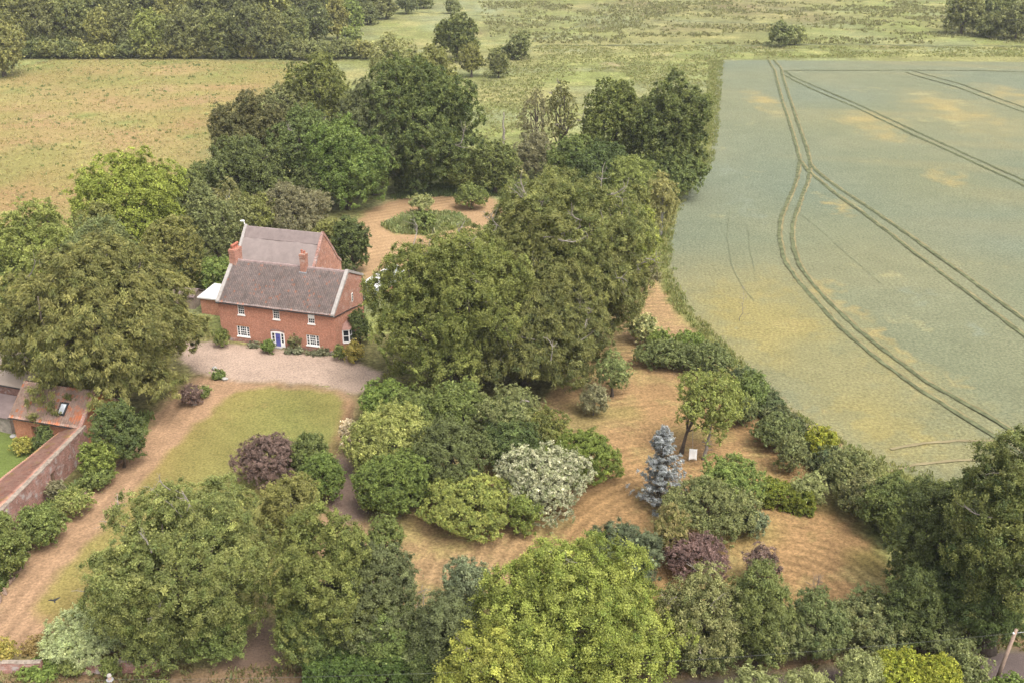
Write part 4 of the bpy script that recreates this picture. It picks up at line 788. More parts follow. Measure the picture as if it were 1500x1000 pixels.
# L leaf size factor, w width ratio, cov coverage, s clump size (m), nl lobes, lr lobe size, droop, c1/c2 colours, dome puffiness
DEF = dict(L=1., w=.62, cov=3.4, s=1.1, nl=11, lr=(.30, .46), droop=0., c1=(.075, .10, .03), c2=(.11, .13, .04), var=.16, up=.5, rnd=.6, ragged=.16, stem=.3)
SP = dict(
    willow=dict(c1=(.22, .27, .15), c2=(.29, .33, .19), w=.30, L=1.4, s=.8, droop=.3, nl=12),
    ash=dict(c1=(.085, .12, .04), c2=(.15, .18, .065), s=1.0, nl=22, lr=(.22, .36), cov=3.2),
    olive=dict(c1=(.11, .125, .04), c2=(.15, .16, .055), s=.8),
    olive2=dict(c1=(.08, .105, .03), c2=(.125, .145, .045), s=.9, nl=16, lr=(.25, .4)),
    bluegreen=dict(c1=(.058, .078, .038), c2=(.09, .115, .055), s=.85, nl=14),
    bluepale=dict(c1=(.10, .14, .09), c2=(.15, .19, .12), s=.7),
    mid=dict(c1=(.08, .115, .035), c2=(.12, .155, .05), s=.8),
    mid2=dict(c1=(.07, .10, .035), c2=(.105, .135, .045), s=.85, nl=13),
    syc=dict(c1=(.105, .142, .028), c2=(.19, .222, .054), s=1.05, nl=26, lr=(.2, .34), cov=3.6, w=.8, up=.7),
    syc2=dict(c1=(.12, .155, .03), c2=(.21, .235, .055), s=.9, nl=16, lr=(.22, .38), w=.8, up=.7),
    juniper=dict(c1=(.055, .075, .045), c2=(.10, .125, .08), w=.18, L=2.0, s=.7, nl=16, lr=(.2, .35), droop=-.4, rnd=.4, cov=4.),
    conif=dict(c1=(.12, .13, .045), c2=(.19, .165, .085), s=.5, nl=8, w=.4),
    copper=dict(c1=(.095, .062, .068), c2=(.155, .105, .112), s=.6, w=.5),
    copper2=dict(c1=(.085, .056, .062), c2=(.145, .098, .105), s=.6, nl=14, w=.4, droop=.2),
    greytwig=dict(c1=(.10, .12, .05), c2=(.17, .18, .085), s=.8, nl=18, lr=(.22, .36), cov=2.4),
    hedge1=dict(c1=(.07, .10, .04), c2=(.115, .14, .06), s=.7, nl=16, lr=(.25, .4)),
    hedge2=dict(c1=(.085, .11, .05), c2=(.15, .16, .075), s=.7, nl=16, lr=(.25, .4)),
    dark=dict(c1=(.045, .07, .025), c2=(.075, .105, .035), s=.85, nl=14),
    dark2=dict(c1=(.055, .08, .03), c2=(.095, .125, .045), s=1.3, nl=18, lr=(.22, .38)),
    dark3=dict(c1=(.065, .085, .035), c2=(.09, .115, .045), s=.75, nl=14),
    oakr=dict(c1=(.06, .085, .03), c2=(.13, .145, .05), s=1.1, nl=24, lr=(.2, .34), cov=3.),
    greyg=dict(c1=(.10, .125, .055), c2=(.145, .165, .075), s=.8, cov=2.4, nl=13),
    greyg2=dict(c1=(.09, .12, .05), c2=(.15, .175, .08), s=.7, cov=2.8, nl=16, lr=(.24, .4)),
    greyd=dict(c1=(.075, .09, .045), c2=(.105, .12, .06), s=1.1, nl=16, w=.4, droop=.3),
    gold=dict(c1=(.15, .185, .022), c2=(.225, .24, .035), s=.4, nl=16, lr=(.32, .44), ragged=.05),
    gold2=dict(c1=(.14, .175, .022), c2=(.21, .22, .03), s=.5, nl=12),
    pale=dict(c1=(.15, .18, .08), c2=(.21, .235, .115), s=.65, cov=2.4, w=.45),
    bright=dict(c1=(.085, .13, .03), c2=(.13, .175, .045), s=.6),
    bright2=dict(c1=(.09, .14, .04), c2=(.145, .19, .055), s=.7),
    yell=dict(c1=(.17, .175, .045), c2=(.24, .215, .06), s=.35, cov=2.2, ragged=.3),
    dryb=dict(c1=(.16, .12, .05), c2=(.19, .15, .07), s=.4, cov=2.),
    grey=dict(c1=(.115, .12, .075), c2=(.16, .16, .105), s=.8, cov=2.6, w=.4),
    low=dict(c1=(.13, .17, .05), c2=(.19, .21, .08), s=.5, cov=2.2),
    beech=dict(c1=(.085, .10, .034), c2=(.165, .17, .062), s=1.25, nl=34, lr=(.18, .30), droop=.9, w=.27, L=1.7, cov=3.8, rnd=.45, up=.75, ragged=.2),
    lime=dict(c1=(.13, .17, .03), c2=(.195, .235, .05), s=1.4, nl=20, lr=(.22, .36), cov=3., up=.8),
    lime2=dict(c1=(.12, .155, .042), c2=(.18, .21, .065), s=1.2, nl=20, lr=(.2, .36), cov=2.8),
    birch=dict(c1=(.13, .14, .065), c2=(.18, .185, .085), s=.7, cov=1.3, w=.4, droop=.3),
    birch2=dict(c1=(.17, .175, .075), c2=(.23, .225, .105), s=.7, cov=2.2, w=.4, droop=.3),
    laurel=dict(c1=(.09, .15, .04), c2=(.15, .20, .06), s=.6, nl=14),
    holm=dict(c1=(.05, .06, .025), c2=(.095, .10, .045), s=1.2, nl=24, lr=(.2, .32), w=.5),
    walnut=dict(c1=(.065, .105, .025), c2=(.12, .165, .045), s=1.5, nl=20, lr=(.22, .36)),
    dkoak=dict(c1=(.05, .075, .025), c2=(.10, .125, .04), s=1.5, nl=26, lr=(.2, .32)),
    elder=dict(c1=(.12, .15, .06), c2=(.30, .30, .17), s=.6, var=.25),
    thin=dict(c1=(.13, .14, .08), c2=(.17, .17, .10), s=.8, cov=1.2, w=.4, droop=.3),
    ivy=dict(c1=(.09, .105, .04), c2=(.14, .145, .06), s=.8, cov=1.3, nl=12, lr=(.25, .35)),
    willow2=dict(c1=(.13, .16, .05), c2=(.19, .22, .075), s=.9, w=.35, droop=.3),
    gbeech=dict(c1=(.085, .11, .03), c2=(.145, .165, .05), s=1.2, nl=30, lr=(.2, .33), cov=3.4, ragged=.2),
    gbeech2=dict(c1=(.085, .105, .035), c2=(.165, .175, .065), s=1.15, nl=30, lr=(.2, .32), cov=3.4, w=.45, ragged=.18),
    gbeech3=dict(c1=(.075, .092, .032), c2=(.145, .158, .058), s=1.2, nl=28, lr=(.2, .33), droop=.7, w=.3, L=1.5, cov=3.4, ragged=.2),
    gbeech4=dict(c1=(.06, .08, .028), c2=(.12, .135, .048), s=1.2, nl=26, lr=(.22, .34), droop=.7, w=.32, L=1.5, cov=3.4, ragged=.2),
    magn=dict(c1=(.15, .18, .055), c2=(.24, .26, .095), s=.75, nl=20, lr=(.22, .36)),
    whitef=dict(c1=(.25, .22, .16), c2=(.50, .45, .40), s=.4, var=.25),
    pinkf=dict(c1=(.13, .15, .07), c2=(.38, .30, .24), s=.35, var=.25),
    rhodo=dict(c1=(.06, .10, .025), c2=(.105, .155, .04), s=.55, nl=22, lr=(.3, .4), ragged=.1, cov=4.),
    lightb=dict(c1=(.12, .16, .045), c2=(.19, .22, .065), s=.65, nl=20, lr=(.25, .36)),
    silver=dict(c1=(.15, .18, .105), c2=(.35, .365, .30), s=.5, nl=13, lr=(.25, .45), w=.45, var=.2, ragged=.3),
    green=dict(c1=(.085, .125, .025), c2=(.125, .17, .04), s=.6, nl=18, w=.4),
    apple=dict(c1=(.115, .15, .04), c2=(.175, .205, .065), s=.65, nl=18, lr=(.2, .36), cov=2.0, ragged=.35, skirt=.1),
    yngtree=dict(c1=(.10, .15, .06), c2=(.16, .20, .09), s=.55, cov=2., droop=.5, w=.35),
    bramble=dict(c1=(.075, .10, .04), c2=(.12, .145, .06), s=.5, nl=22, lr=(.25, .35)),
    climb=dict(c1=(.09, .11, .04), c2=(.16, .13, .09), s=.4, cov=2.2),
    lav=dict(c1=(.095, .11, .075), c2=(.12, .135, .095), s=.3, cov=3., nl=9),
    far=dict(c1=(.085, .11, .045), c2=(.14, .16, .065), s=1.6, nl=16, lr=(.24, .38), cov=3.),
    farb=dict(c1=(.12, .135, .05), c2=(.20, .21, .075), s=1.6, nl=16, lr=(.24, .38), cov=3.),
    farl=dict(c1=(.12, .155, .05), c2=(.17, .21, .065), s=1.6, nl=16, lr=(.24, .38), cov=3.),
    fard=dict(c1=(.065, .085, .04), c2=(.115, .135, .06), s=1.6, nl=16, lr=(.24, .38), cov=3.),
    faro=dict(c1=(.088, .105, .045), c2=(.14, .158, .068), s=1.6, nl=16, lr=(.24, .38), cov=2.8),
)

def leaves(rng, c, no, P, dist, s=None, flat=.55):
    """leaf faces scattered round clump centres c with outward normals no"""
    s = s or P['s']
    L = .00155 * dist * P['L']; W = L * P['w']
    n = max(4, int(P['cov'] * s * s / (L * W * .5) * (.72)))
    n = min(n, 640)
    Nc = len(c)
    ci = np.repeat(np.arange(Nc), n)
    e = unit(rng.normal(size=(Nc*n, 3)))
    o = no[ci]
    e = e * np.abs(rng.normal(0, .62, (Nc*n, 1)))          # loose edge, no hard ball
    e = e - o * (np.sum(e*o, 1, keepdims=True)) * (1 - flat)
    ssz = (s * rng.uniform(.55, 1.05, (Nc, 1)))[ci]
    # clumps are sprays: stretched along a direction of their own that leans outwards
    ax_ = unit(rng.normal(size=(Nc, 3)) * .8 + no * .55 + np.array([0, 0, -.25 * (P['droop'] > 0)]))[ci]
    al = np.sum(e*ax_, 1, keepdims=True)
    e = e * .78 + ax_ * al * .75
    p = c[ci] + e * ssz * P.get('puff', .72)
    dome = unit(e + o * .5)
    nn = unit(dome * .55 + np.array([0, 0, P['up']]) + rng.normal(size=p.shape) * P['rnd'])
    t = rng.normal(size=p.shape)
    if P['droop']:
        h = o * np.array([1, 1, .2]); h = unit(h)
        t = t * .38 + h * .8 + np.array([0, 0, -P['droop']])
    t = unit(t - nn * np.sum(t*nn, 1, keepdims=True))
    b = np.cross(nn, t)
    sz = rng.uniform(.65, 1.3, (len(p), 1))
    tl, bw = t * (L * .5) * sz, b * (W * .5) * sz
    V = np.empty((len(p), 4, 3), np.float32)
    V[:, 0] = p - tl; V[:, 1] = p + bw + nn*(.06*L); V[:, 2] = p + tl; V[:, 3] = p - bw + nn*(.06*L)
    mixf = np.clip(rng.normal(.42, .28, (Nc, 1))[ci] + .38*al + rng.normal(0, .16, (len(p), 1)), -.25, 1.3)      # lit tips and shaded insides of sprays painted into the leaf colour
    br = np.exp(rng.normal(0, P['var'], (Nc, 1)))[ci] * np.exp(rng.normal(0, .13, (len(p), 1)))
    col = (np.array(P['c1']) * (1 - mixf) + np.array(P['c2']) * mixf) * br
    return V, col

def leaf_object(name, parts, mat, parent):
    V = np.concatenate([a for a, b in parts]); C = np.concatenate([b for a, b in parts])
    n = len(V)
    return np_mesh(name, V.reshape(-1, 3), np.arange(n*4).reshape(n, 4), mat, np.repeat(C, 4, 0), parent)

def crown_points(rng, ax, zc, P):
    """clump centres and outward normals on a crown made of many boughs"""
    nl = int(P['nl'] * 1.5); k = np.arange(nl) + .5
    z = 1 - 1.75 * k / nl
    a = k * 2.39996 + rng.uniform(0, 6.28)
    dirs = np.stack([np.sqrt(1 - z*z) * np.cos(a), np.sqrt(1 - z*z) * np.sin(a), z], 1)
    dirs = unit(dirs + rng.normal(size=dirs.shape) * .22)
    lr = rng.uniform(P['lr'][0] * .72, P['lr'][1] * .95, nl)[:, None]
    reach = rng.uniform(1 - P['ragged'] * 1.35, 1.07, (nl, 1))
    cen = dirs * (1 - lr * .95) * reach * ax
    rad = lr * np.array(ax) * rng.uniform(.85, 1.15, (nl, 3))
    cen = np.vstack([cen, [[0, 0, -.05*ax[2]]]]); rad = np.vstack([rad, [np.array(ax) * .66]])
    # shape the crown so that its outline fits the measured box
    C, O = [], []
    s = P['s']
    for i in range(nl + 1):
        rm = float(np.mean(rad[i]))
        n = int(4 * math.pi * rm * rm / (s*s) * (1.0 if i < nl else .8)) + 5
        d = unit(rng.normal(size=(n, 3)))
        q = cen[i] + d * rad[i] * (1 + rng.normal(0, .07, (n, 1)))
        ok = np.ones(n, bool)
        for j in range(nl + 1):
            if j == i: continue
            ok &= np.sum(((q - cen[j]) / rad[j])**2, 1) > .72
        ok &= (q[:, 2] + zc > .12)
        ok &= ~((d[:, 2] < -.45) & (rng.random(n) < .5))
        C.append(q[ok]); O.append(unit(d[ok] / rad[i] * rm * .7 + q[ok] / np.array(ax) * .45))
    C, O = np.vstack(C), unit(np.vstack(O))
    # fuller towards the ground
    k = P.get('skirt', .75)
    zz = np.clip(-C[:, 2] / ax[2], 0, .96)
    f = (1 - zz**4)**.25 / np.sqrt(1 - zz**2)
    C[:, :2] *= (1 + (f - 1) * k)[:, None]
    # ragged outline: some sprays stand out
    out = rng.random(len(C)) < .30
    C[out] += O[out] * (rng.uniform(.2, 1.0, (out.sum(), 1)) * s)
    return C, O, cen

def limb(rng, a, b, r0, r1, bend=.12, n=5):
    a, b = np.array(a, float), np.array(b, float)
    L = np.linalg.norm(b - a); off = rng.normal(size=3) * bend * L
    pts, rr = [], []
    for k in range(n + 1):
        t = k / n
        pts.append(a + (b - a)*t + off*math.sin(math.pi*t) + rng.normal(size=3)*.012*L*(0 < k < n))
        rr.append(r0 + (r1 - r0)*t)
    return pts, rr

def branchlet(rng, p, d, L, r):
    """a bare forked branch as one mesh"""
    m = MB()
    e = p + d * L
    pts, rr = limb(rng, p, e, r, r*.3, .1, 5)
    m.tube(pts, rr, 5)
    for k in range(rng.integers(3, 6)):
        t = rng.uniform(.3, .9); i = int(t*5)
        q = pts[i]; dd = unit(d + rng.normal(size=3)*.75); LL = L * rng.uniform(.22, .5)
        p2, r2 = limb(rng, q, q + dd*LL, rr[i]*.6, r*.12, .12, 3)
        m.tube(p2, r2, 4)
    return m

def make_tree(i, sp, label, w, opt):
    X, Y, R, Ry, zb, Rz = w
    P = dict(DEF); P.update(SP[sp])
    warm = np.array([1.07, 1.0, .86])
    P['c1'] = tuple(warm * (np.array(P['c1']) * 1.32 + (.018, .017, .008))); P['c2'] = tuple(warm * (np.array(P['c2']) * 1.42 + (.024, .022, .010)))
    rng = np.random.default_rng(100 + i)
    shrub = opt.get('cat') in ('shrub', 'hedge', 'climber', 'plants', 'plant', 'weeds')
    name = opt.get('name', 'shrub' if shrub else 'broadleaf_tree')
    root = empty(name, (X, Y, 0), 0, label, opt.get('cat', 'tree'), opt.get('group'))
    dist = math.hypot(math.hypot(X, Y), 58)
    zc = zb + Rz
    ax = np.array([R, Ry, Rz]) * .97
    P['s'] = max(min(P['s'] * .8, .30 * min(R, max(Rz, .5 * R))), .0036 * dist)
    if zb > 1.4: P.setdefault('skirt', .25)
    c, o, cen = crown_points(rng, ax, zc, P)
    c = c + np.array([0, 0, zc])
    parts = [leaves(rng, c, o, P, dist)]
    # inner foliage so that the crown is not see-through
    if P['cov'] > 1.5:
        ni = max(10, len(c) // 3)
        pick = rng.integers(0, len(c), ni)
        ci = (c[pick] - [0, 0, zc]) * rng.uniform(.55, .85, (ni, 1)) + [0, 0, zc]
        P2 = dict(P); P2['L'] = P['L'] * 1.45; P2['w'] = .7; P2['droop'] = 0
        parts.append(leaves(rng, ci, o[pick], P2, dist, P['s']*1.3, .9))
    big = not shrub
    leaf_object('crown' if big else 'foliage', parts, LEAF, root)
    # trunk and limbs
    m = MB()
    H = zb + 2*Rz
    r0 = max(.05, .028*H + .012*R) if big else max(.03, .02*H)
    top = np.array([rng.normal(0, .05*R), rng.normal(0, .05*R), zc + .35*Rz])
    bx = opt.get('base', (0, 0))
    if 'base' in opt: r0 *= .6
    pts, rr = limb(rng, (bx[0], bx[1], -.15), top, r0, r0*.25, .03, 7)
    rr[0] *= 1.35
    m.tube(pts, rr, 8)
    nb = min(len(cen) - 1, 12 if big else 6)
    for k in rng.permutation(len(cen) - 1)[:nb]:
        q = pts[int(rng.integers(2, 6))]
        e = cen[k] + np.array([0, 0, zc])
        p2, r2 = limb(rng, q, e, r0*.42, r0*.1, .1, 5)
        m.tube(p2, r2, 6)
    m.build('trunk' if big else 'stem', BARKP if 'birch' in sp else BARK, root, True)
    for k in range(opt.get('twigs', 0)):
        j = int(rng.integers(0, len(c)))
        for _ in range(30):
            j = int(rng.integers(0, len(c)))
            if o[j][2] > -.1 and o[j][1] < .5: break
        p = c[j] - o[j] * .6
        d = unit(o[j] + np.array([0, 0, .15]) + rng.normal(size=3)*.5)
        L = rng.uniform(.16, .36) * R + .4
        branchlet(rng, p, d, L, .0007*dist*rng.uniform(.5, 1.1) ).build('bare_branch', DEADWOOD, root)
    return root

for i, (sp, label, w, opt) in enumerate(TREES): make_tree(i, sp, label, w, opt)

# ------------------------------------------------------------------ building materials
def brick(name, c1, c2, mortar, scale=1., stain=.3, patch=None):
    m, nt, out = newmat(name)
    c = coords(nt)
    b = N(nt, 'ShaderNodeTexBrick', Scale=scale)
    c1, c2, mortar = [tuple(np.array(q) * .82) for q in (c1, c2, mortar)]
    b.inputs['Color1'].default_value = tuple(c1) + (1,); b.inputs['Color2'].default_value = tuple(c2) + (1,)
    b.inputs['Mortar'].default_value = tuple(mortar) + (1,)
    b.inputs['Brick Width'].default_value = .225; b.inputs['Row Height'].default_value = .075; b.inputs['Mortar Size'].default_value = .008
    # bricks run along the wall: take (x+y, z) as the pattern plane
    sx = N(nt, 'ShaderNodeSeparateXYZ'); nt.links.new(c, sx.inputs[0])
    ad = N(nt, 'ShaderNodeMath', operation='ADD'); nt.links.new(sx.outputs[0], ad.inputs[0]); nt.links.new(sx.outputs[1], ad.inputs[1])
    cb = N(nt, 'ShaderNodeCombineXYZ'); nt.links.new(ad.outputs[0], cb.inputs[0]); nt.links.new(sx.outputs[2], cb.inputs[1])
    nt.links.new(cb.outputs[0], b.inputs['Vector'])
    col = b.outputs['Color']
    f = noise(nt, c, .8, 6, .7, .3, .7, 1 - stain, 1 + stain)
    f2 = noise(nt, c, 4.5, 4, .8, .36, .64, .72, 1.28)
    col = vmul(nt, vmul(nt, col, f), f2)
    if patch:
        k = noise(nt, c, patch[1], 6, .7, patch[2], patch[2] + .12)
        col = mixc(nt, k, col, patch[0])
    finish(nt, out, col, .9, .15, b.outputs['Fac'], -.3, .01)
    return m

def tiles(name, c1, c2, c3, w=.28, h=.30, moss=None, mosslo=.55):
    """pantiles: every tile its own tone; the roll of the tiles is modelled"""
    m, nt, out = newmat(name)
    c = N(nt, 'ShaderNodeAttribute', attribute_name='tint').outputs['Vector']   # tile grid coordinates
    c1, c2, c3 = [np.array(q) * .8 for q in (c1, c2, c3)]
    wn_ = N(nt, 'ShaderNodeTexWhiteNoise', noise_dimensions='2D')
    fl = N(nt, 'ShaderNodeVectorMath', operation='FLOOR'); nt.links.new(c, fl.inputs[0])
    nt.links.new(fl.outputs[0], wn_.inputs['Vector'])
    r = N(nt, 'ShaderNodeValToRGB')
    e = r.color_ramp.elements
    e[0].position = 0; e[0].color = tuple(c1) + (1,)
    e[1].position = 1; e[1].color = tuple(c3) + (1,)
    q = e.new(.55); q.color = tuple(c2) + (1,)
    q = e.new(.94); q.color = tuple(np.array(c2)*.85 + np.array(c3)*.15) + (1,)
    nt.links.new(wn_.outputs['Value'], r.inputs[0])
    g = coords(nt)
    f = noise(nt, g, .7, 6, .7, .3, .7, .75, 1.25)
    f2 = noise(nt, g, 6., 3, .7, .3, .7, .85, 1.15)
    col = vmul(nt, vmul(nt, r.outputs[0], f), f2)
    if moss:
        k = noise(nt, g, .55, 6, .7, mosslo, mosslo + .12)
        col = mixc(nt, k, col, moss)
    finish(nt, out, col, .85, .2)
    return m

def pantile_roof(name, mat, p00, p10, p11, p01, parent, w=.27, h=.32, amp=.035, sub=5):
    """corners eave-left, eave-right, ridge-right, ridge-left; rolls run up the slope, courses step"""
    p00, p10, p11, p01 = [np.array(p, float) for p in (p00, p10, p11, p01)]
    W = np.linalg.norm(p10 - p00); H = np.linalg.norm(p01 - p00)
    nw, nh = max(2, int(W / w)), max(2, int(H / h))
    nrm = np.cross(p10 - p00, p01 - p00); nrm /= np.linalg.norm(nrm)
    us = np.linspace(0, 1, nw*sub + 1)
    vs, lift, row = [], [], []
    for k in range(nh):
        vs += [k/nh, (k+1)/nh]; lift += [.035, .0]; row += [k + .2, k + .8]
    vs, lift, row = np.array(vs), np.array(lift), np.array(row)
    rr = np.random.default_rng(5)
    U, Vv = np.meshgrid(us, vs); U, Vv = U.ravel(), Vv.ravel()
    LL = np.repeat(lift, len(us)); RW = np.repeat(row, len(us))
    base = (p00[None]*((1-U)*(1-Vv))[:, None] + p10[None]*(U*(1-Vv))[:, None] + p11[None]*(U*Vv)[:, None] + p01[None]*((1-U)*Vv)[:, None])
    sag = .05*np.sin(U*9.3+1)*np.sin(Vv*3.1) + .03*np.sin(U*23)
    z = amp*np.sin(U*nw*2*math.pi) + LL + sag + .06
    V = base + nrm[None]*z[:, None]
    nx = len(us)
    b = (np.arange(len(vs)-1)[:, None]*nx + np.arange(nx-1)[None]).ravel()
    F = np.stack([b, b+1, b+nx+1, b+nx], 1)
    t = np.stack([U*nw*.9999 + .0001, RW, 0*U], 1)
    return np_mesh(name, V, F, mat, t, parent)

BRICK = brick('red_brick', (.53, .215, .135), (.43, .165, .105), (.47, .34, .26), stain=.17)
BRICKO = brick('orange_brick', (.48, .19, .095), (.40, .15, .08), (.42, .28, .2), stain=.22)
BRICKOLD = brick('old_brick', (.37, .17, .13), (.28, .13, .10), (.36, .29, .25), stain=.4, patch=((.36, .31, .29), 1.1, .52))
BRICKG = brick('gable_brick', (.46, .20, .13), (.37, .155, .11), (.43, .32, .26), stain=.25, patch=((.42, .31, .265), .9, .55))
TILE = tiles('brown_pantile', (.235, .188, .175), (.30, .242, .225), (.45, .22, .155))
TILEB = tiles('grey_orange_pantile', (.33, .22, .17), (.38, .27, .22), (.52, .19, .09), moss=(.50, .17, .08), mosslo=.52)
TILER = tiles('weathered_red_pantile', (.44, .21, .15), (.50, .28, .21), (.55, .26, .17), moss=(.40, .28, .08), mosslo=.55)
THATCH = simple('weathered_thatch', (.275, .225, .21), .95, .08, .12, 1.2, .6)
COPING = simple('pale_coping', (.40, .365, .34), .8, .2, .2, 2.5, .2)
WHITE = simple('white_paint', (.80, .79, .77), .5, .35, .05, 3, .05)
WHITEROOF = simple('white_sheet_roof', (.62, .61, .61), .5, .3, .06, 1, .05)
BLACK = simple('black_iron', (.03, .03, .032), .5, .4, .2, 3, .1)
BLUE = simple('blue_door_paint', (.115, .125, .42), .45, .4, .06, 3, .05)
POT = simple('clay_pot', (.46, .17, .11), .8, .2, .2, 4, .2)
STONE = simple('rubble_stone', (.33, .28, .24), .95, .1, .4, 1.8, .6)
STONEB = simple('edging_stone', (.30, .21, .16), .95, .1, .4, 3., .6)
WALLCAP = simple('mossy_wall_cap', (.33, .27, .22), .95, .1, .35, 2., .5)
SLATE = simple('brown_sheet_roof', (.22, .165, .155), .8, .2, .2, .8, .2)
BEIGE = simple('beige_sheet_roof', (.52, .41, .33), .8, .2, .12, .6, .2)
LEAD = simple('grey_lead', (.30, .30, .31), .6, .3, .15, 3, .1)
WOOD = simple('grey_wood', (.28, .22, .175), .9, .15, .3, 3, .4)
POLEW = simple('pole_wood', (.33, .235, .185), .9, .15, .25, 2, .3)
OLDDOOR = simple('old_door_wood', (.20, .125, .085), .9, .15, .3, 3, .4)
WIRE = simple('wire', (.10, .10, .10), .5, .3, .1, 1, 0)
def glassmat(name, col=(.02, .024, .03), rough=.08):
    m, nt, out = newmat(name)
    f = noise(nt, coords(nt), .9, 2, .5, a=.6, b=1.5)
    rgb = N(nt, 'ShaderNodeRGB'); rgb.outputs[0].default_value = tuple(col) + (1,)
    finish(nt, out, vmul(nt, rgb.outputs[0], f), rough, .5)
    return m
GLASS = glassmat('window_glass')
GHGLASS = glassmat('greenhouse_glass', (.20, .22, .22), .15)

# ------------------------------------------------------------------ farmhouse
HOUSE_AT, HOUSE_RZ = (-40.274, 133.393, 0), math.radians(-17)
def wall_with_holes(m, x0, x1, z0, z1, holes, y=0., depth=.12):
    """front wall plane at y (facing -y) with rectangular openings and their reveals"""
    xsv = sorted({x0, x1} | {h[0] for h in holes} | {h[1] for h in holes})
    zsv = sorted({z0, z1} | {h[2] for h in holes} | {h[3] for h in holes})
    for a, b in zip(xsv[:-1], xsv[1:]):
        for c, d in zip(zsv[:-1], zsv[1:]):
            cx, cz = (a+b)/2, (c+d)/2
            if any(h[0] < cx < h[1] and h[2] < cz < h[3] for h in holes): continue
            m.poly([(a, y, c), (b, y, c), (b, y, d), (a, y, d)])
    for a, b, c, d in holes:
        m.poly([(a, y, c), (a, y+depth, c), (a, y+depth, d), (a, y, d)], True)
        m.poly([(b, y, c), (b, y+depth, c), (b, y+depth, d), (b, y, d)])
        m.poly([(a, y, d), (b, y, d), (b, y+depth, d), (a, y+depth, d)], True)
        m.poly([(a, y, c), (b, y, c), (b, y+depth, c), (a, y+depth, c)])

def sash(parent, x0, x1, z0, z1, cols, rows, y=0., mullions=(), blind=False):
    """white sash window in the opening x0..x1, z0..z1 of a wall facing -y"""
    f = MB(); d0, d1 = y + .035, y + .105
    t = .075
    f.box(x0, x0+t, d0, d1, z0, z1); f.box(x1-t, x1, d0, d1, z0, z1)
    f.box(x0+t, x1-t, d0, d1, z0, z0+t); f.box(x0+t, x1-t, d0, d1, z1-t, z1)
    for mx in mullions: f.box(mx-.07, mx+.07, d0-.004, d1, z0+t, z1-t)
    ix0, ix1 = x0+t, x1-t
    xs = []
    if mullions:
        segs = [(ix0, mullions[0]-.07, cols[0]), (mullions[0]+.07, mullions[1]-.07, cols[1]), (mullions[1]+.07, ix1, cols[2])]
    else: segs = [(ix0, ix1, cols)]
    for a, b, n in segs:
        for k in range(1, n):
            xx = a + (b-a)*k/n; f.box(xx-.015, xx+.015, d0+.012, d1-.012, z0+t, z1-t)
        for k in range(1, rows):
            zz = z0+t + (z1-z0-2*t)*k/rows; w = .03 if k*2 == rows else .015
            f.box(a, b, d0+.008, d1-.016, zz-w, zz+w)
    win = f.build('window', WHITE, parent)
    g = MB(); g.poly([(x0+t*.5, y+.088, z0+t*.5), (x1-t*.5, y+.088, z0+t*.5), (x1-t*.5, y+.088, z1-t*.5), (x0+t*.5, y+.088, z1-t*.5)])
    g.build('pane', GLASS, win)
    s = MB(); s.box(x0-.09, x1+.09, y-.10, y+.034, z0-.17, z0-.002)
    s.build('sill', WHITE, win)
    if blind:
        b = MB(); b.box(x0+t, x1-t, y+.028, y+.034, z0+(z1-z0)*.48, z1-.02); b.build('blind', WHITE, win)
    return win

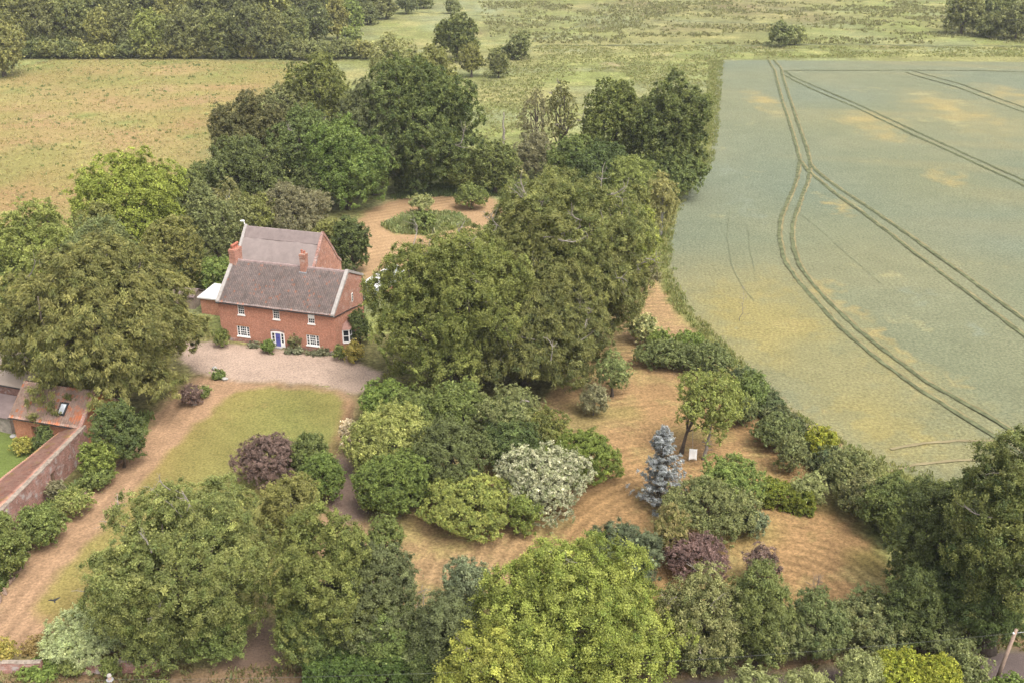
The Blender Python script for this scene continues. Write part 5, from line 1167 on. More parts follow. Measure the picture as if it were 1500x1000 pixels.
def build_house():
    L, D, EZ, RY, RZ, BZ = 17.5, 9., 5.78, 4.8, 10.0, 8.1
    h = empty('brick_house', HOUSE_AT, HOUSE_RZ, 'long red brick farmhouse with brown pantile roof, white sash windows and blue front door', 'house')
    ups = [(2.95, 3.95, 4.06, 5.5), (8.3, 9.28, 4.04, 5.48), (13.55, 14.52, 4.02, 5.46)]
    gr = [(2.5, 4.42, .86, 2.34), (13.08, 14.95, .86, 2.34)]
    door = (7.78, 9.7, 0.0, 2.1)
    w = MB()
    wall_with_holes(w, 0, L, -.1, EZ, ups + gr + [door])
    # gables, back wall
    for x, fl in ((0, True), (L, False)):
        w.poly([(x, 0, -.1), (x, D, -.1), (x, D, BZ), (x, RY, RZ), (x, 0, EZ)], fl)
    w.poly([(0, D, -.1), (L, D, -.1), (L, D, BZ), (0, D, BZ)], True)
    w.build('wall', BRICK, h)
    # right gable skin of brighter brick
    g = MB()
    xg = L + .012
    g.poly([(xg, .0, EZ-.35), (xg, D+.0, EZ-1.9), (xg, D, BZ-.02), (xg, RY, RZ-.02), (xg, 0, EZ-.02)])
    g.build('gable_facing', BRICKG, h)
    p = MB(); p.box(-.03, L+.03, -.03, -.004, -.1, .42); wall = p
    # plinth broken by the doorway
    p = MB(); p.box(-.03, door[0]-.15, -.035, -.003, -.1, .4); p.box(door[1]+.15, L+.03, -.035, -.003, -.1, .4)
    p.build('plinth', BRICKOLD, h)
    for u in ups: sash(h, *u, 3, 4, blind=(u[0] > 13))
    for a, b, c, d in gr: sash(h, a, b, c, d, (1, 3, 1), 4, mullions=(a+.46, b-.46))
    # flat brick arches over the windows
    for a, b, c, d in ups + gr:
        ar = MB(); ar.hexa([(a-.08, -.012, d+.01), (b+.08, -.012, d+.01), (b+.08, -.002, d+.01), (a-.08, -.002, d+.01)],
                           [(a-.2, -.012, d+.24), (b+.2, -.012, d+.24), (b+.2, -.002, d+.24), (a-.2, -.002, d+.24)])
        ar.build('brick_arch', BRICKO, h)
    # front door with side lights
    dx0, dx1 = 8.38, 9.14
    f = MB()
    f.box(door[0]-.06, door[0]+.1, -.05, .1, 0, 2.08); f.box(door[1]-.1, door[1]+.06, -.05, .1, 0, 2.08)
    f.box(dx0-.14, dx0, -.05, .1, 0, 1.98); f.box(dx1, dx1+.14, -.05, .1, 0, 1.98)
    n = 10
    for k in range(n):
        xa, xb = door[0]-.06 + (door[1]-door[0]+.12)*k/n, door[0]-.06 + (door[1]-door[0]+.12)*(k+1)/n
        za, zb = 2.06 + .16*math.sin(math.pi*k/n), 2.06 + .16*math.sin(math.pi*(k+1)/n)
        f.hexa([(xa, -.055, 1.96), (xb, -.055, 1.96), (xb, .09, 1.96), (xa, .09, 1.96)], [(xa, -.055, za), (xb, -.055, zb), (xb, .09, zb), (xa, .09, za)])
    f.box(door[0]+.1, dx0-.14, -.04, .1, 0, .62); f.box(dx1+.14, door[1]-.1, -.04, .1, 0, .62)
    for a, b in ((door[0]+.1, dx0-.14), (dx1+.14, door[1]-.1)):
        for k in (1, 2): f.box(a, b, -.02, .05, .62+.447*k-.02, .62+.447*k+.02)
    fr = f.build('door_surround', WHITE, h)
    for a, b in ((door[0]+.1, dx0-.14), (dx1+.14, door[1]-.1)):
        MB().box(a, b, .0, .04, .62, 1.96).build('side_light', GLASS, fr)
    dd = MB(); dd.box(dx0, dx1, .01, .06, .02, 1.96)
    for zz in ((.15, .75), (.9, 1.8)):
        for k in (0, 1):
            a = dx0 + .08 + k*.34; dd.box(a, a+.26, -.006, .009, zz[0], zz[1])
    do = dd.build('door', BLUE, h)
    MB().box(8.72, 8.80, -.03, -.007, 1.2, 1.36).build('knocker', BLACK, do)
    st = MB(); st.box(dx0-.3, dx1+.3, -.55, -.06, -.05, .07); st.build('doorstep', COPING, h)
    ar = MB()
    for k in range(14):
        t0, t1 = k/14, (k+.86)/14
        xa, xb = door[0]-.15 + (door[1]-door[0]+.3)*t0, door[0]-.15 + (door[1]-door[0]+.3)*t1
        za, zb = 2.14 + .16*math.sin(math.pi*t0), 2.14 + .16*math.sin(math.pi*t1)
        ar.hexa([(xa, -.03, za), (xb, -.03, zb), (xb, -.003, zb), (xa, -.003, za)], [(xa, -.03, za+.24), (xb, -.03, zb+.24), (xb, -.003, zb+.24), (xa, -.003, za+.24)])
    ar.build('door_arch', BRICKOLD, h)
    # gable window
    gw = MB(); gw.box(L+.013, L+.07, 5.35, 5.75, 5.55, 6.75)
    gwo = gw.build('window', WHITE, h)
    gp = MB()
    for k in range(3): gp.box(L+.071, L+.078, 5.42, 5.68, 5.63+.36*k, 5.92+.36*k)
    gp.build('pane', GLASS, gwo)
    # bay window on the gable
    y0, y1, z0, z1, px = 1.9, 4.1, .95, 2.75, .85
    f = MB()
    corners = [(L, y0), (L+px, y0+.35), (L+px, y1-.35), (L, y1)]
    for k, (cx, cy) in enumerate(corners): f.box(cx-.07+(.08 if k in (0, 3) else 0), cx+.07+(.08 if k in (0, 3) else 0), cy-.07, cy+.07, z0, z1)
    def rail(a, b, za, zb, t=.06):
        d = Vector((b[0]-a[0], b[1]-a[1], 0)).normalized(); nn = Vector((d.y, -d.x, 0)) * t
        q = [(a[0]-nn.x, a[1]-nn.y), (a[0]+nn.x, a[1]+nn.y), (b[0]+nn.x, b[1]+nn.y), (b[0]-nn.x, b[1]-nn.y)]
        f.hexa([(x, y, za) for x, y in q], [(x, y, zb) for x, y in q])
    for a, b in zip(corners[:-1], corners[1:]):
        rail(a, b, z0-.16, z0+.08, .085); rail(a, b, z1-.12, z1+.03); rail(a, b, (z0+z1)/2-.03, (z0+z1)/2+.03, .045)
    f.box(L+px-.05, L+px+.05, (y0+y1)/2-.035, (y0+y1)/2+.035, z0+.09, z1-.13)
    bay = f.build('bay_window', WHITE, h)
    gl = MB()
    for a, b in zip(corners[:-1], corners[1:]): gl.poly([(a[0], a[1], z0), (b[0], b[1], z0), (b[0], b[1], z1), (a[0], a[1], z1)])
    gl.build('pane', GLASS, bay)
    bw = MB()
    q = [(L+.02, y0+.02), (L+px-.03, y0+.37), (L+px-.03, y1-.37), (L+.02, y1-.02)]
    bw.hexa([(x, y, -.1) for x, y in q], [(x, y, z0-.17) for x, y in q]); bw.build('bay_base', BRICK, bay)
    br = MB()
    ov = [(L+.015, y0-.18), (L+px+.16, y0+.26), (L+px+.16, y1-.26), (L+.015, y1+.18)]
    tp = [(L+.015, y0+.3, 3.55), (L+.2, y0+.6, 3.5), (L+.2, y1-.6, 3.5), (L+.015, y1-.3, 3.55)]
    br.hexa([(x, y, z1+.035) for x, y in ov], tp); br.build('bay_roof', TILERED, bay)
    # main roof
    r1 = pantile_roof('roof', TILE, (.35, -.32, EZ-.15), (L-.35, -.32, EZ-.15), (L-.35, RY, RZ+.06), (.35, RY, RZ+.06), h, .27, .33)
    pantile_roof('rear_roof', TILE, (L-.35, D+.25, BZ-.1), (.35, D+.25, BZ-.1), (.35, RY, RZ+.06), (L-.35, RY, RZ+.06), h, .27, .33)
    rt = MB()
    for k in range(44):
        xa = .3 + (L-.6)*k/44; xb = .3 + (L-.6)*(k+.96)/44
        dz = .03*math.sin(k*1.9)
        rt.prism([(RY-.2, RZ+.04+dz), (RY-.12, RZ+.22+dz), (RY, RZ+.28+dz), (RY+.12, RZ+.22+dz), (RY+.2, RZ+.04+dz)], xa, xb)
    rt.build('ridge_tiles', simple('ridge_tile', (.34, .25, .235), .85, .2, .25, 2), h)
    for x0, x1 in ((-.14, .36), (L-.36, L+.14)):
        cp = MB()
        cp.prism([(-.42, EZ-.34), (-.42, EZ+.06), (RY, RZ+.42), (D+.3, BZ+.22), (D+.3, BZ-.12), (RY, RZ+.03)], x0, x1)
        cp.build('verge_coping', COPING, h)
    gt = MB(); gt.tube([(-.1, -.42, EZ-.2), (L+.1, -.42, EZ-.24)], .075, 8); gt.build('gutter', BLACK, h)
    dp = MB(); dp.tube([(L+.09, D-.05, BZ-.1), (L+.09, D-.05, 3.2), (L+.09, D-.06, 3.1)], .055, 6)
    dp.build('drainpipe', BLACK, h)
    dp = MB(); dp.tube([(L+.09, D-.1, 3.9), (L+.09, 5, 4.7), (L+.09, .05, EZ-.42), (L+.06, -.3, EZ-.3)], .06, 6)
    dp.build('drainpipe', BLACK, h)
    # chimneys
    def chimney(x0, x1, y0, y1, z0, z1, pots):
        c = MB(); c.box(x0, x1, y0, y1, z0, z1-.6)
        c.box(x0-.05, x1+.05, y0-.05, y1+.05, z1-.6, z1-.48); c.box(x0, x1, y0, y1, z1-.48, z1-.3)
        c.box(x0-.06, x1+.06, y0-.06, y1+.06, z1-.3, z1-.16); c.box(x0-.02, x1+.02, y0-.02, y1+.02, z1-.16, z1)
        co = c.build('chimney', BRICKG, h)
        fl = MB(); fl.box(x0-.1, x1+.1, y0-.14, y1+.14, z0, RZ - .02 - abs((y0+y1)/2-RY)*.6 + .05)
        for px, py, ph in pots:
            q = MB(); q.lathe([(.17, 0), (.15, .1), (.13, ph-.12), (.16, ph-.1), (.16, ph), (.10, ph), (.10, ph-.2)], (px, py, z1), 10)
            q.build('chimney_pot', POT, co)
        return co
    c1 = chimney(-.06, .86, 4.0, 5.9, 8.4, 11.75, [(.42, 4.35, .42), (.42, 4.95, .42), (.42, 5.5, .42)])
    tp = MB()
    for k, yy in enumerate((4.35, 4.95, 5.5)):
        tp.tube([(.42-.02, yy-.26, 12.28+.01*k), (.42, yy+.26, 12.28+.01*k)], .17, 8)
    tp.build('pot_caps', POT, c1)
    chimney(10.75, 11.55, 4.1, 4.95, 8.6, 12.15, [(10.98, 4.5, .5), (11.33, 4.55, .36)])
    fl = MB(); fl.box(10.62, 11.68, 3.93, 5.05, 9.05, 9.62); fl.build('chimney_flashing', LEAD, h)
    # thatched rear range
    rx0, rx1, ry, rz = -2.7, 9.9, 13.2, 12.0
    fe, fz, be, bz2 = 9.35, 7.6, 17.2, 7.3
    rw = MB()
    prof = [(fe+.15, -.1), (fe+.15, fz), (ry, rz-.15), (be-1.3, 8.9), (be-.2, bz2), (be+.9, 6.4), (be+.9, -.1)]
    for x, fl in ((rx0, True), (rx1, False)): rw.poly([(x, y, z) for y, z in prof], fl)
    for (ya, za), (yb, zb) in zip(prof[:2], prof[1:2]): rw.poly([(rx0, ya, za), (rx1, ya, za), (rx1, yb, zb), (rx0, yb, zb)])
    rw.poly([(rx0, be+.9, -.1), (rx1, be+.9, -.1), (rx1, be+.9, 6.4), (rx0, be+.9, 6.4)], True)
    rw.build('rear_wall', BRICKG, h)
    th = MB()
    x0, x1 = rx0+.32, rx1-.32
    # thatch slopes as fine, slightly sagging sheets
    nu, nv = 48, 20
    V, F = [], []
    for side, (ey, ez) in enumerate(((fe-.25, fz-.1), (be+.2, bz2-.1))):
        b = len(V)
        for j in range(nv+1):
            for i in range(nu+1):
                u, v = i/nu, j/nv
                y = ey + (ry-ey)*v; z = ez + (rz-ez)*v + .16*math.sin(math.pi*v) + .05*math.sin(u*11+side) + .03*math.sin(u*37+v*9)
                V.append((x0+(x1-x0)*u, y, z))
        for j in range(nv):
            for i in range(nu):
                q = [b+j*(nu+1)+i, b+j*(nu+1)+i+1, b+(j+1)*(nu+1)+i+1, b+(j+1)*(nu+1)+i]
                F.append(q if side == 0 else q[::-1])
    np_mesh('thatched_roof', np.array(V), np.array(F), THATCH, None, h, True)
    rl = MB()
    pr = [(ry-1.15, rz-1.40), (ry-1.2, rz-1.12), (ry-.2, rz+.2), (ry, rz+.26), (ry+.2, rz+.2), (ry+1.2, rz-1.12), (ry+1.15, rz-1.40)]
    rl.prism(pr, x0, x1); rl.build('ridge_roll', simple('ridge_thatch', (.25, .20, .188), .95, .08, .15, 1.5, .6), h)
    for xa, xb in ((rx0-.08, rx0+.33), (rx1-.33, rx1+.08)):
        cp = MB(); cp.prism([(fe-.3, fz-.3), (fe-.3, fz+.1), (ry, rz+.5), (be-1.3, 9.25), (be-.2, bz2+.35), (be+.95, 6.7), (be+.95, 6.38), (be-.25, bz2-.1), (be-1.35, 8.75), (ry, rz-.1)], xa, xb)
        cp.build('verge_coping', BRICKOLD if xa > 0 else COPING, h)
    fi = MB(); fi.tube([(rx0-.1, ry, rz+.4), (rx0-.15, ry, rz+1.0)], .06, 6); fi.lathe([(.02, 0), (.30, .1), (.34, .13), (.02, .16)], (rx0-.35, ry-.1, rz+.85), 12)
    fi.build('satellite_dish', WHITE, h)
TILERED = simple('bay_tile', (.30, .17, .14), .85, .2, .25, 4, .3)
build_house()

def on_house(x, y, z=0.):
    ca, sa = math.cos(HOUSE_RZ), math.sin(HOUSE_RZ)
    return (HOUSE_AT[0] + ca*x - sa*y, HOUSE_AT[1] + sa*x + ca*y, z)

def build_annexes():
    r = empty('garden_room', on_house(-8.2, 7.2), HOUSE_RZ, 'low brick garden room with a flat white roof at the left end of the house', 'garden room')
    w = MB(); w.box(.25, 7.9, .25, 5., -.1, 2.45); w.build('wall', BRICK, r)
    f = MB(); f.hexa([(-.05, -.05, 2.46), (8.0, -.05, 2.46), (8.0, 5.2, 2.46), (-.35, 5.2, 2.46)], [(-.05, -.05, 2.66), (8.0, -.05, 2.66), (8.0, 5.2, 2.9), (-.35, 5.2, 2.9)])
    f.build('roof', WHITEROOF, r)
    d = MB(); d.box(3.6, 4.5, .2, .245, 0, 2.0); d.build('door', OLDDOOR, r)
    s = empty('garden_shed', on_house(-13.3, 8.3), HOUSE_RZ + .1, 'small dark timber shed with a brown pitched roof left of the white roofed garden room', 'shed')
    w = MB(); w.prism([(0, -.1), (0, 1.9), (1.4, 2.6), (2.8, 1.9), (2.8, -.1)], 0, 3.4); w.build('wall', WOOD, s)
    f = MB(); f.hexa([(-.2, -.25, 1.82), (3.6, -.25, 1.82), (3.6, 1.4, 2.62), (-.2, 1.4, 2.62)], [(-.2, -.25, 1.94), (3.6, -.25, 1.94), (3.6, 1.4, 2.75), (-.2, 1.4, 2.75)])
    f.hexa([(-.2, 1.401, 2.62), (3.6, 1.401, 2.62), (3.6, 3.05, 1.82), (-.2, 3.05, 1.82)], [(-.2, 1.401, 2.75), (3.6, 1.401, 2.75), (3.6, 3.05, 1.94), (-.2, 3.05, 1.94)])
    f.build('roof', SLATE, s)
    MB().box(.9, 1.7, -.05, -.004, 0, 1.75).build('door', OLDDOOR, s)
    # greenhouse right of the house, long axis away from the house
    g = empty('greenhouse', on_house(11.2, 20.0), HOUSE_RZ - .12, 'greenhouse with a whitened roof between the house and the great beech', 'greenhouse')
    Lg, Wg = 9.2, 3.2
    b = MB(); b.box(0, Wg, 0, Lg, -.1, .6); b.build('base_wall', BRICK, g)
    fr = MB()
    for k in range(10):
        y = Lg*k/9
        fr.box(-.03, .03, y-.03, y+.03, .6, 1.9); fr.box(Wg-.03, Wg+.03, y-.03, y+.03, .6, 1.9)
        fr.tube([(0, y, 1.9), (Wg/2, y, 2.75), (Wg, y, 1.9)], .035, 4)
    for x, z in ((0, 1.9), (Wg, 1.9), (Wg/2, 2.76)): fr.tube([(x, 0, z), (x, Lg, z)], .045, 4)
    fr.build('frame', WHITE, g)
    gl = MB()
    for x in (0, Wg): gl.poly([(x, 0, .6), (x, Lg, .6), (x, Lg, 1.9), (x, 0, 1.9)])
    for y in (0, Lg): gl.poly([(0, y, .6), (Wg, y, .6), (Wg, y, 1.9), (Wg/2, y, 2.72), (0, y, 1.9)])
    gl.poly([(Wg, 0, 1.9), (Wg, Lg, 1.9), (Wg/2, Lg, 2.72), (Wg/2, 0, 2.72)])
    gl.build('glazing', GHGLASS, g)
    rf = MB(); rf.poly([(0, 0, 1.91), (0, Lg, 1.91), (Wg/2, Lg, 2.73), (Wg/2, 0, 2.73)], True)
    rf.poly([(Wg, 0, 1.91), (Wg, Lg*.55, 1.91), (Wg/2, Lg*.55, 2.73), (Wg/2, 0, 2.73)])
    rf.build('white_roof', WHITEROOF, g)
    t = empty('garden_table', on_house(13.4, 18.6), HOUSE_RZ, 'white garden table in front of the greenhouse', 'table')
    MB().box(-.9, .9, -.6, .6, .70, .78).build('table_top', WHITE, t, bevel=.03)
    for x in (-.75, .75):
        for y in (-.45, .45): MB().box(x-.04, x+.04, y-.04, y+.04, 0, .70).build('leg', WHITE, t)
    for k, (x, y, rz) in enumerate(((13.9, 20.6, .3), (14.7, 21.8, 1.2))):
        bn = empty('garden_bench', on_house(x, y), HOUSE_RZ + rz, ['pale garden bench beside the greenhouse, nearer the white table', 'pale garden bench beside the greenhouse, farther from the white table'][k], 'bench')
        s = MB()
        for q in range(4): s.box(-.7, .7, -.2+q*.11, -.11+q*.11, .42, .45)
        s.build('seat', COPING, bn)
        bk = MB()
        for q in range(3): bk.box(-.7, .7, .25, .28, .55+.13*q, .64+.13*q)
        bk.build('backrest', COPING, bn)
        for sx in (-.62, .62):
            l = MB(); l.box(sx-.03, sx+.03, -.2, -.14, 0, .42); l.box(sx-.03, sx+.03, .19, .249, 0, .92); l.build('leg', COPING, bn)
build_annexes()

# ------------------------------------------------------------------ old barn, brick range and sheds on the left
def build_barn():
    A = Vector((-56.2, 104.3, 0)); rz = math.atan2(101.75-104.35, -47.4+56.3)
    b = empty('brick_barn', A, rz, 'orange brick barn with grey and orange pantile roof and one skylight', 'barn')
    L, D, EZ, RZ = 9.25, 6.2, 3.35, 6.1
    w = MB()
    hole = (2.3, 4.1, -.1, 2.35)
    wall_with_holes(w, 0, L, -.1, EZ, [hole], depth=.4)
    for x, fl in ((0, True), (L, False)): w.poly([(x, 0, -.1), (x, D, -.1), (x, D, EZ), (x, D/2, RZ), (x, 0, EZ)], fl)
    w.poly([(0, D, -.1), (L, D, -.1), (L, D, EZ), (0, D, EZ)], True)
    w.poly([(0, .4, -.1), (L, .4, -.1), (L, .4, -.05), (0, .4, -.05)])
    w.build('wall', BRICKO, b)
    MB().box(2.32, 4.08, .3, .36, -.05, 2.3).build('door', OLDDOOR, b)
    pantile_roof('roof', TILEB, (-.25, -.28, EZ-.2), (L-.3, -.28, EZ-.2), (L-.3, D/2, RZ+.05), (-.25, D/2, RZ+.05), b, .30, .36, .05)
    pantile_roof('rear_roof', TILEB, (L-.3, D+.28, EZ-.2), (-.25, D+.28, EZ-.2), (-.25, D/2, RZ+.05), (L-.3, D/2, RZ+.05), b, .30, .36, .05)
    cp = MB(); cp.prism([(-.35, EZ-.35), (-.35, EZ), (D/2, RZ+.4), (D+.35, EZ), (D+.35, EZ-.35), (D/2, RZ+.02)], L-.3, L+.12); cp.build('verge_coping', BRICKOLD, b)
    gt = MB(); gt.tube([(-.3, -.36, EZ-.24), (L-.2, -.36, EZ-.27)], .06, 6); gt.build('gutter', BLACK, b)
    # skylight lying in the slope
    sl = (RZ-EZ+.25)/(D/2+.28)
    def on(x, y, o): return (x, y - o*sl/math.hypot(1, sl), EZ-.2 + (y+.28)*sl + o/math.hypot(1, sl))
    f = MB(); f.hexa([on(x, y, .05) for x, y in ((5.55, .55), (6.65, .55), (6.65, 1.75), (5.55, 1.75))], [on(x, y, .17) for x, y in ((5.55, .55), (6.65, .55), (6.65, 1.75), (5.55, 1.75))])
    sk = f.build('skylight', BLACK, b)
    f = MB(); f.hexa([on(x, y, .171) for x, y in ((5.78, .74), (6.42, .74), (6.42, 1.58), (5.78, 1.58))], [on(x, y, .18) for x, y in ((5.78, .74), (6.42, .74), (6.42, 1.58), (5.78, 1.58))])
    f.build('pane', glassmat('skylight_glass', (.55, .58, .62), .1), sk)
    # long lean-to range running towards the road
    r = empty('brick_range', (-47.2, 101.6, 0), 0, 'long low old brick range with a mossy red pantile lean-to roof running from the barn', 'outbuilding')
    O = Vector((-47.2, 101.6, 0))
    q = lambda x, y, z: (x - O.x, y - O.y, z)
    xr = lambda y: -46.95 - (102 - y)*.0975        # the tall back wall, seen from the track
    xl = lambda y: -49.9 - (102 - y)*.21
    ya, yb = 101.9, 76.
    w = MB()
    cut = [(93.6, 94.6)]
    ys_ = [ya, 94.6, 93.6, yb]
    def seg(y1, y2, z0, z1):
        w.hexa([q(xr(y1)-.38, y1, z0), q(xr(y1), y1, z0), q(xr(y2), y2, z0), q(xr(y2)-.38, y2, z0)],
               [q(xr(y1)-.38, y1, z1), q(xr(y1), y1, z1), q(xr(y2), y2, z1), q(xr(y2)-.38, y2, z1)])
    seg(ya, 94.6, -.1, 3.3); seg(93.55, yb, -.1, 3.3); seg(94.598, 93.552, 2.05, 3.3)
    w.hexa([q(xl(ya), ya, -.1), q(xl(ya)+.3, ya, -.1), q(xl(yb)+.3, yb, -.1), q(xl(yb), yb, -.1)], [q(xl(ya), ya, 2.28), q(xl(ya)+.3, ya, 2.28), q(xl(yb)+.3, yb, 2.28), q(xl(yb), yb, 2.28)])
    w.build('wall', BRICKOLD, r)
    MB().hexa([q(xr(94.6)-.28, 94.59, 0), q(xr(94.6)-.22, 94.59, 0), q(xr(93.6)-.22, 93.57, 0), q(xr(93.6)-.28, 93.57, 0)],
              [q(xr(94.6)-.28, 94.59, 2.03), q(xr(94.6)-.22, 94.59, 2.03), q(xr(93.6)-.22, 93.57, 2.03), q(xr(93.6)-.28, 93.57, 2.03)]).build('door', OLDDOOR, r)
    pantile_roof('roof', TILER, q(xl(ya)-.2, ya, 2.35), q(xl(yb)-.2, yb, 2.35), q(xr(yb)-.42, yb, 3.28), q(xr(ya)-.42, ya, 3.28), r, .30, .34, .05)
    cp = MB(); rr = random.Random(4); y = ya
    while y > yb + .4:
        y2 = y - rr.uniform(.35, .6); o = rr.uniform(-.03, .03)
        cp.hexa([q(xr(y)-.44+o, y, 3.302), q(xr(y)+.05+o, y, 3.302), q(xr(y2)+.05+o, y2+.02, 3.302), q(xr(y2)-.44+o, y2+.02, 3.302)],
                [q(xr(y)-.4+o, y, 3.42+o), q(xr(y)+o, y, 3.4), q(xr(y2)+o, y2+.02, 3.4), q(xr(y2)-.4+o, y2+.02, 3.42-o)]); y = y2
    cp.build('wall_coping', WALLCAP, r)
    # sheds behind, left
    s = empty('stone_shed', (-66, 109.0, 0), math.radians(-19), 'grey stone shed with a brown sheet roof at the left edge beside the barn', 'shed')
    w = MB(); w.box(0, 8.9, 0, 3.0, -.1, 2.0)
    w.build('wall', STONE, s)
    rf = MB(); rf.hexa([(-.1, -.3, 2.02), (9.05, -.3, 2.02), (9.05, 3.1, 3.05), (-.1, 3.1, 3.05)], [(-.1, -.3, 2.12), (9.05, -.3, 2.12), (9.05, 3.1, 3.15), (-.1, 3.1, 3.15)])
    rf.build('roof', SLATE, s)
    MB().box(5.2, 6.3, -.03, -.004, 0, 1.7).build('door', OLDDOOR, s)
    o = empty('outbuilding', (-66.5, 113.2, 0), math.radians(-19), 'outbuilding with a beige sheet roof at the left edge behind the stone shed', 'outbuilding')
    w = MB(); w.box(0, 10., 0, 5., -.1, 4.0); w.build('wall', BRICKOLD, o)
    rf = MB(); rf.hexa([(-.1, -.35, 4.02), (10.2, -.35, 4.02), (10.2, 5.2, 5.6), (-.1, 5.2, 5.6)], [(-.1, -.35, 4.14), (10.2, -.35, 4.14), (10.2, 5.2, 5.72), (-.1, 5.2, 5.72)])
    rf.build('roof', BEIGE, o)
    gt = MB(); gt.tube([(-.1, -.43, 4.0), (10.2, -.43, 4.0)], .08, 6); gt.build('gutter', BLACK, o)
build_barn()

# ------------------------------------------------------------------ low roadside wall (two visible runs of the same old wall)
def low_wall(name, a, b, h, label, seed):
    rr = random.Random(seed)
    a, b = Vector((*a[:2], 0)), Vector((*b[:2], 0)); d = (b-a).normalized(); n = Vector((-d.y, d.x, 0))*.17
    root = empty(name, a, 0, label, 'wall')
    L = (b-a).length; k = int(L/.6)
    w, c = MB(), MB()
    for i in range(k):
        p, q = d*(L*i/k), d*(L*(i+1)/k)
        z0, z1 = h + .06*math.sin(i*.7), h + .06*math.sin((i+1)*.7)
        w.hexa([p-n, q-n, q+n, p+n], [p-n+Vector((0,0,z0)), q-n+Vector((0,0,z1)), q+n+Vector((0,0,z1)), p+n+Vector((0,0,z0))])
        m_ = n*1.25; e = d*.02; t = rr.uniform(.08, .13)
        c.hexa([p-m_+Vector((0,0,z0+.003)), q-e-m_+Vector((0,0,z1+.003)), q-e+m_+Vector((0,0,z1+.003)), p+m_+Vector((0,0,z0+.003))],
               [p-m_*.7+Vector((0,0,z0+t)), q-e-m_*.7+Vector((0,0,z1+t)), q-e+m_*.7+Vector((0,0,z1+t)), p+m_*.7+Vector((0,0,z0+t))])
    w.build('wall_face', BRICKOLD, root); c.build('coping', WALLCAP, root)
low_wall('brick_wall', PTS['wallA'], PTS['wallB'], 1.0, 'low pink brick wall at the bottom left corner of the photo', 1)
low_wall('brick_wall', PTS['wallC'], PTS['wallD'], 1.15, 'low pink brick wall under the willow and the broad tree', 2)

# ------------------------------------------------------------------ hedges
def hedge(name, label, a, b, width, height, P, seed, cat='hedge'):
    rng = np.random.default_rng(seed)
    a, b = np.array(a[:2]), np.array(b[:2]); L = np.linalg.norm(b-a); d = (b-a)/L; n = np.array([-d[1], d[0]])
    mid = (a+b)/2
    root = empty(name, (mid[0], mid[1], 0), 0, label, cat)
    P = {**DEF, **P}; dist = math.hypot(np.linalg.norm(mid), 58)
    rough = .22 if 'rough' in name else .05
    hw = width/2
    area = L*width + 2*height*(L+width)
    k = int(area/(P['s']**2) * 1.5)
    C, O = [], []
    for _ in range(k):
        u = rng.random()*area
        if u < L*width: c = (rng.uniform(-L/2, L/2), rng.uniform(-hw, hw), height); o = (0, 0, 1)
        elif u < L*width + 2*height*L:
            s = rng.choice([-1, 1]); c = (rng.uniform(-L/2, L/2), s*hw, rng.uniform(.1, height)); o = (0, s, .15)
        else:
            s = rng.choice([-1, 1]); c = (s*L/2, rng.uniform(-hw, hw), rng.uniform(.1, height)); o = (s, 0, .15)
        C.append(c); O.append(o)
    C, O = np.array(C), unit(np.array(O, float))
    # rounded shoulders and a slightly wavy outline
    f = np.clip((C[:, 2]/height - .7)/.3, 0, 1)**2
    C[:, 0] *= 1 - .06*f; C[:, 1] *= 1 - .22*f
    C += O * (.14*np.sin(C[:, :1]*1.7 + seed) + rng.normal(0, rough, (len(C), 1)))
    W = lambda A: np.stack([A[:, 0]*d[0] + A[:, 1]*n[0], A[:, 0]*d[1] + A[:, 1]*n[1], A[:, 2]], 1)
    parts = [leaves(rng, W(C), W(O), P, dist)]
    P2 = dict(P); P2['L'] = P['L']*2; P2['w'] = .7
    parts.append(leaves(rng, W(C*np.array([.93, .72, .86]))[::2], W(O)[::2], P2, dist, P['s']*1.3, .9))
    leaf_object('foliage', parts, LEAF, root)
    st = MB()
    for _ in range(int(L/1.2)):
        x = rng.uniform(-L/2+.3, L/2-.3); e = W(np.array([[x, 0, 0], [x+rng.uniform(-.2, .2), 0, height*.75]]))
        st.tube([e[0], e[1]], [.05, .02], 5)
    st.build('stem', BARK, root)
hedge('clipped_hedge', 'short clipped green hedge with yellowish top beside the round mown clearing', PTS['cliphA'], PTS['cliphB'], 2.6, 2.3,
      dict(c1=(.12, .16, .025), c2=(.21, .235, .035), s=.42, cov=4.), 5)
for k, (a, b, w, h, lab) in enumerate((('fh0', 'fh1', 3.2, 1.7, 'low rough hedge bottom between the old fruit tree and the crop field'), ('fh1', 'fh2', 3.0, 1.5, 'low rough hedge bottom from the fruit tree hedge to the golden bush'),
        ('fh2', 'fh3', 3.2, 2.2, 'low rough hedge bottom between the golden bush and the mown clearing'), ('fh3', 'fh4', 3.0, 2.0, 'low rough hedge bottom at the right end of the mown clearing'))):
    hedge('rough_hedge', lab, PTS[a], PTS[b], w, h, dict(c1=(.085, .11, .045), c2=(.17, .185, .08), s=.6, cov=3.), 40+k)
hedge('roadside_hedge', 'long clipped dark green hedge at the bottom edge between the entrance and the sycamore', PTS['hedgeA'], PTS['hedgeB'], 2.4, 2.9,
      dict(c1=(.07, .105, .025), c2=(.115, .155, .035), s=.45, cov=4.), 6)

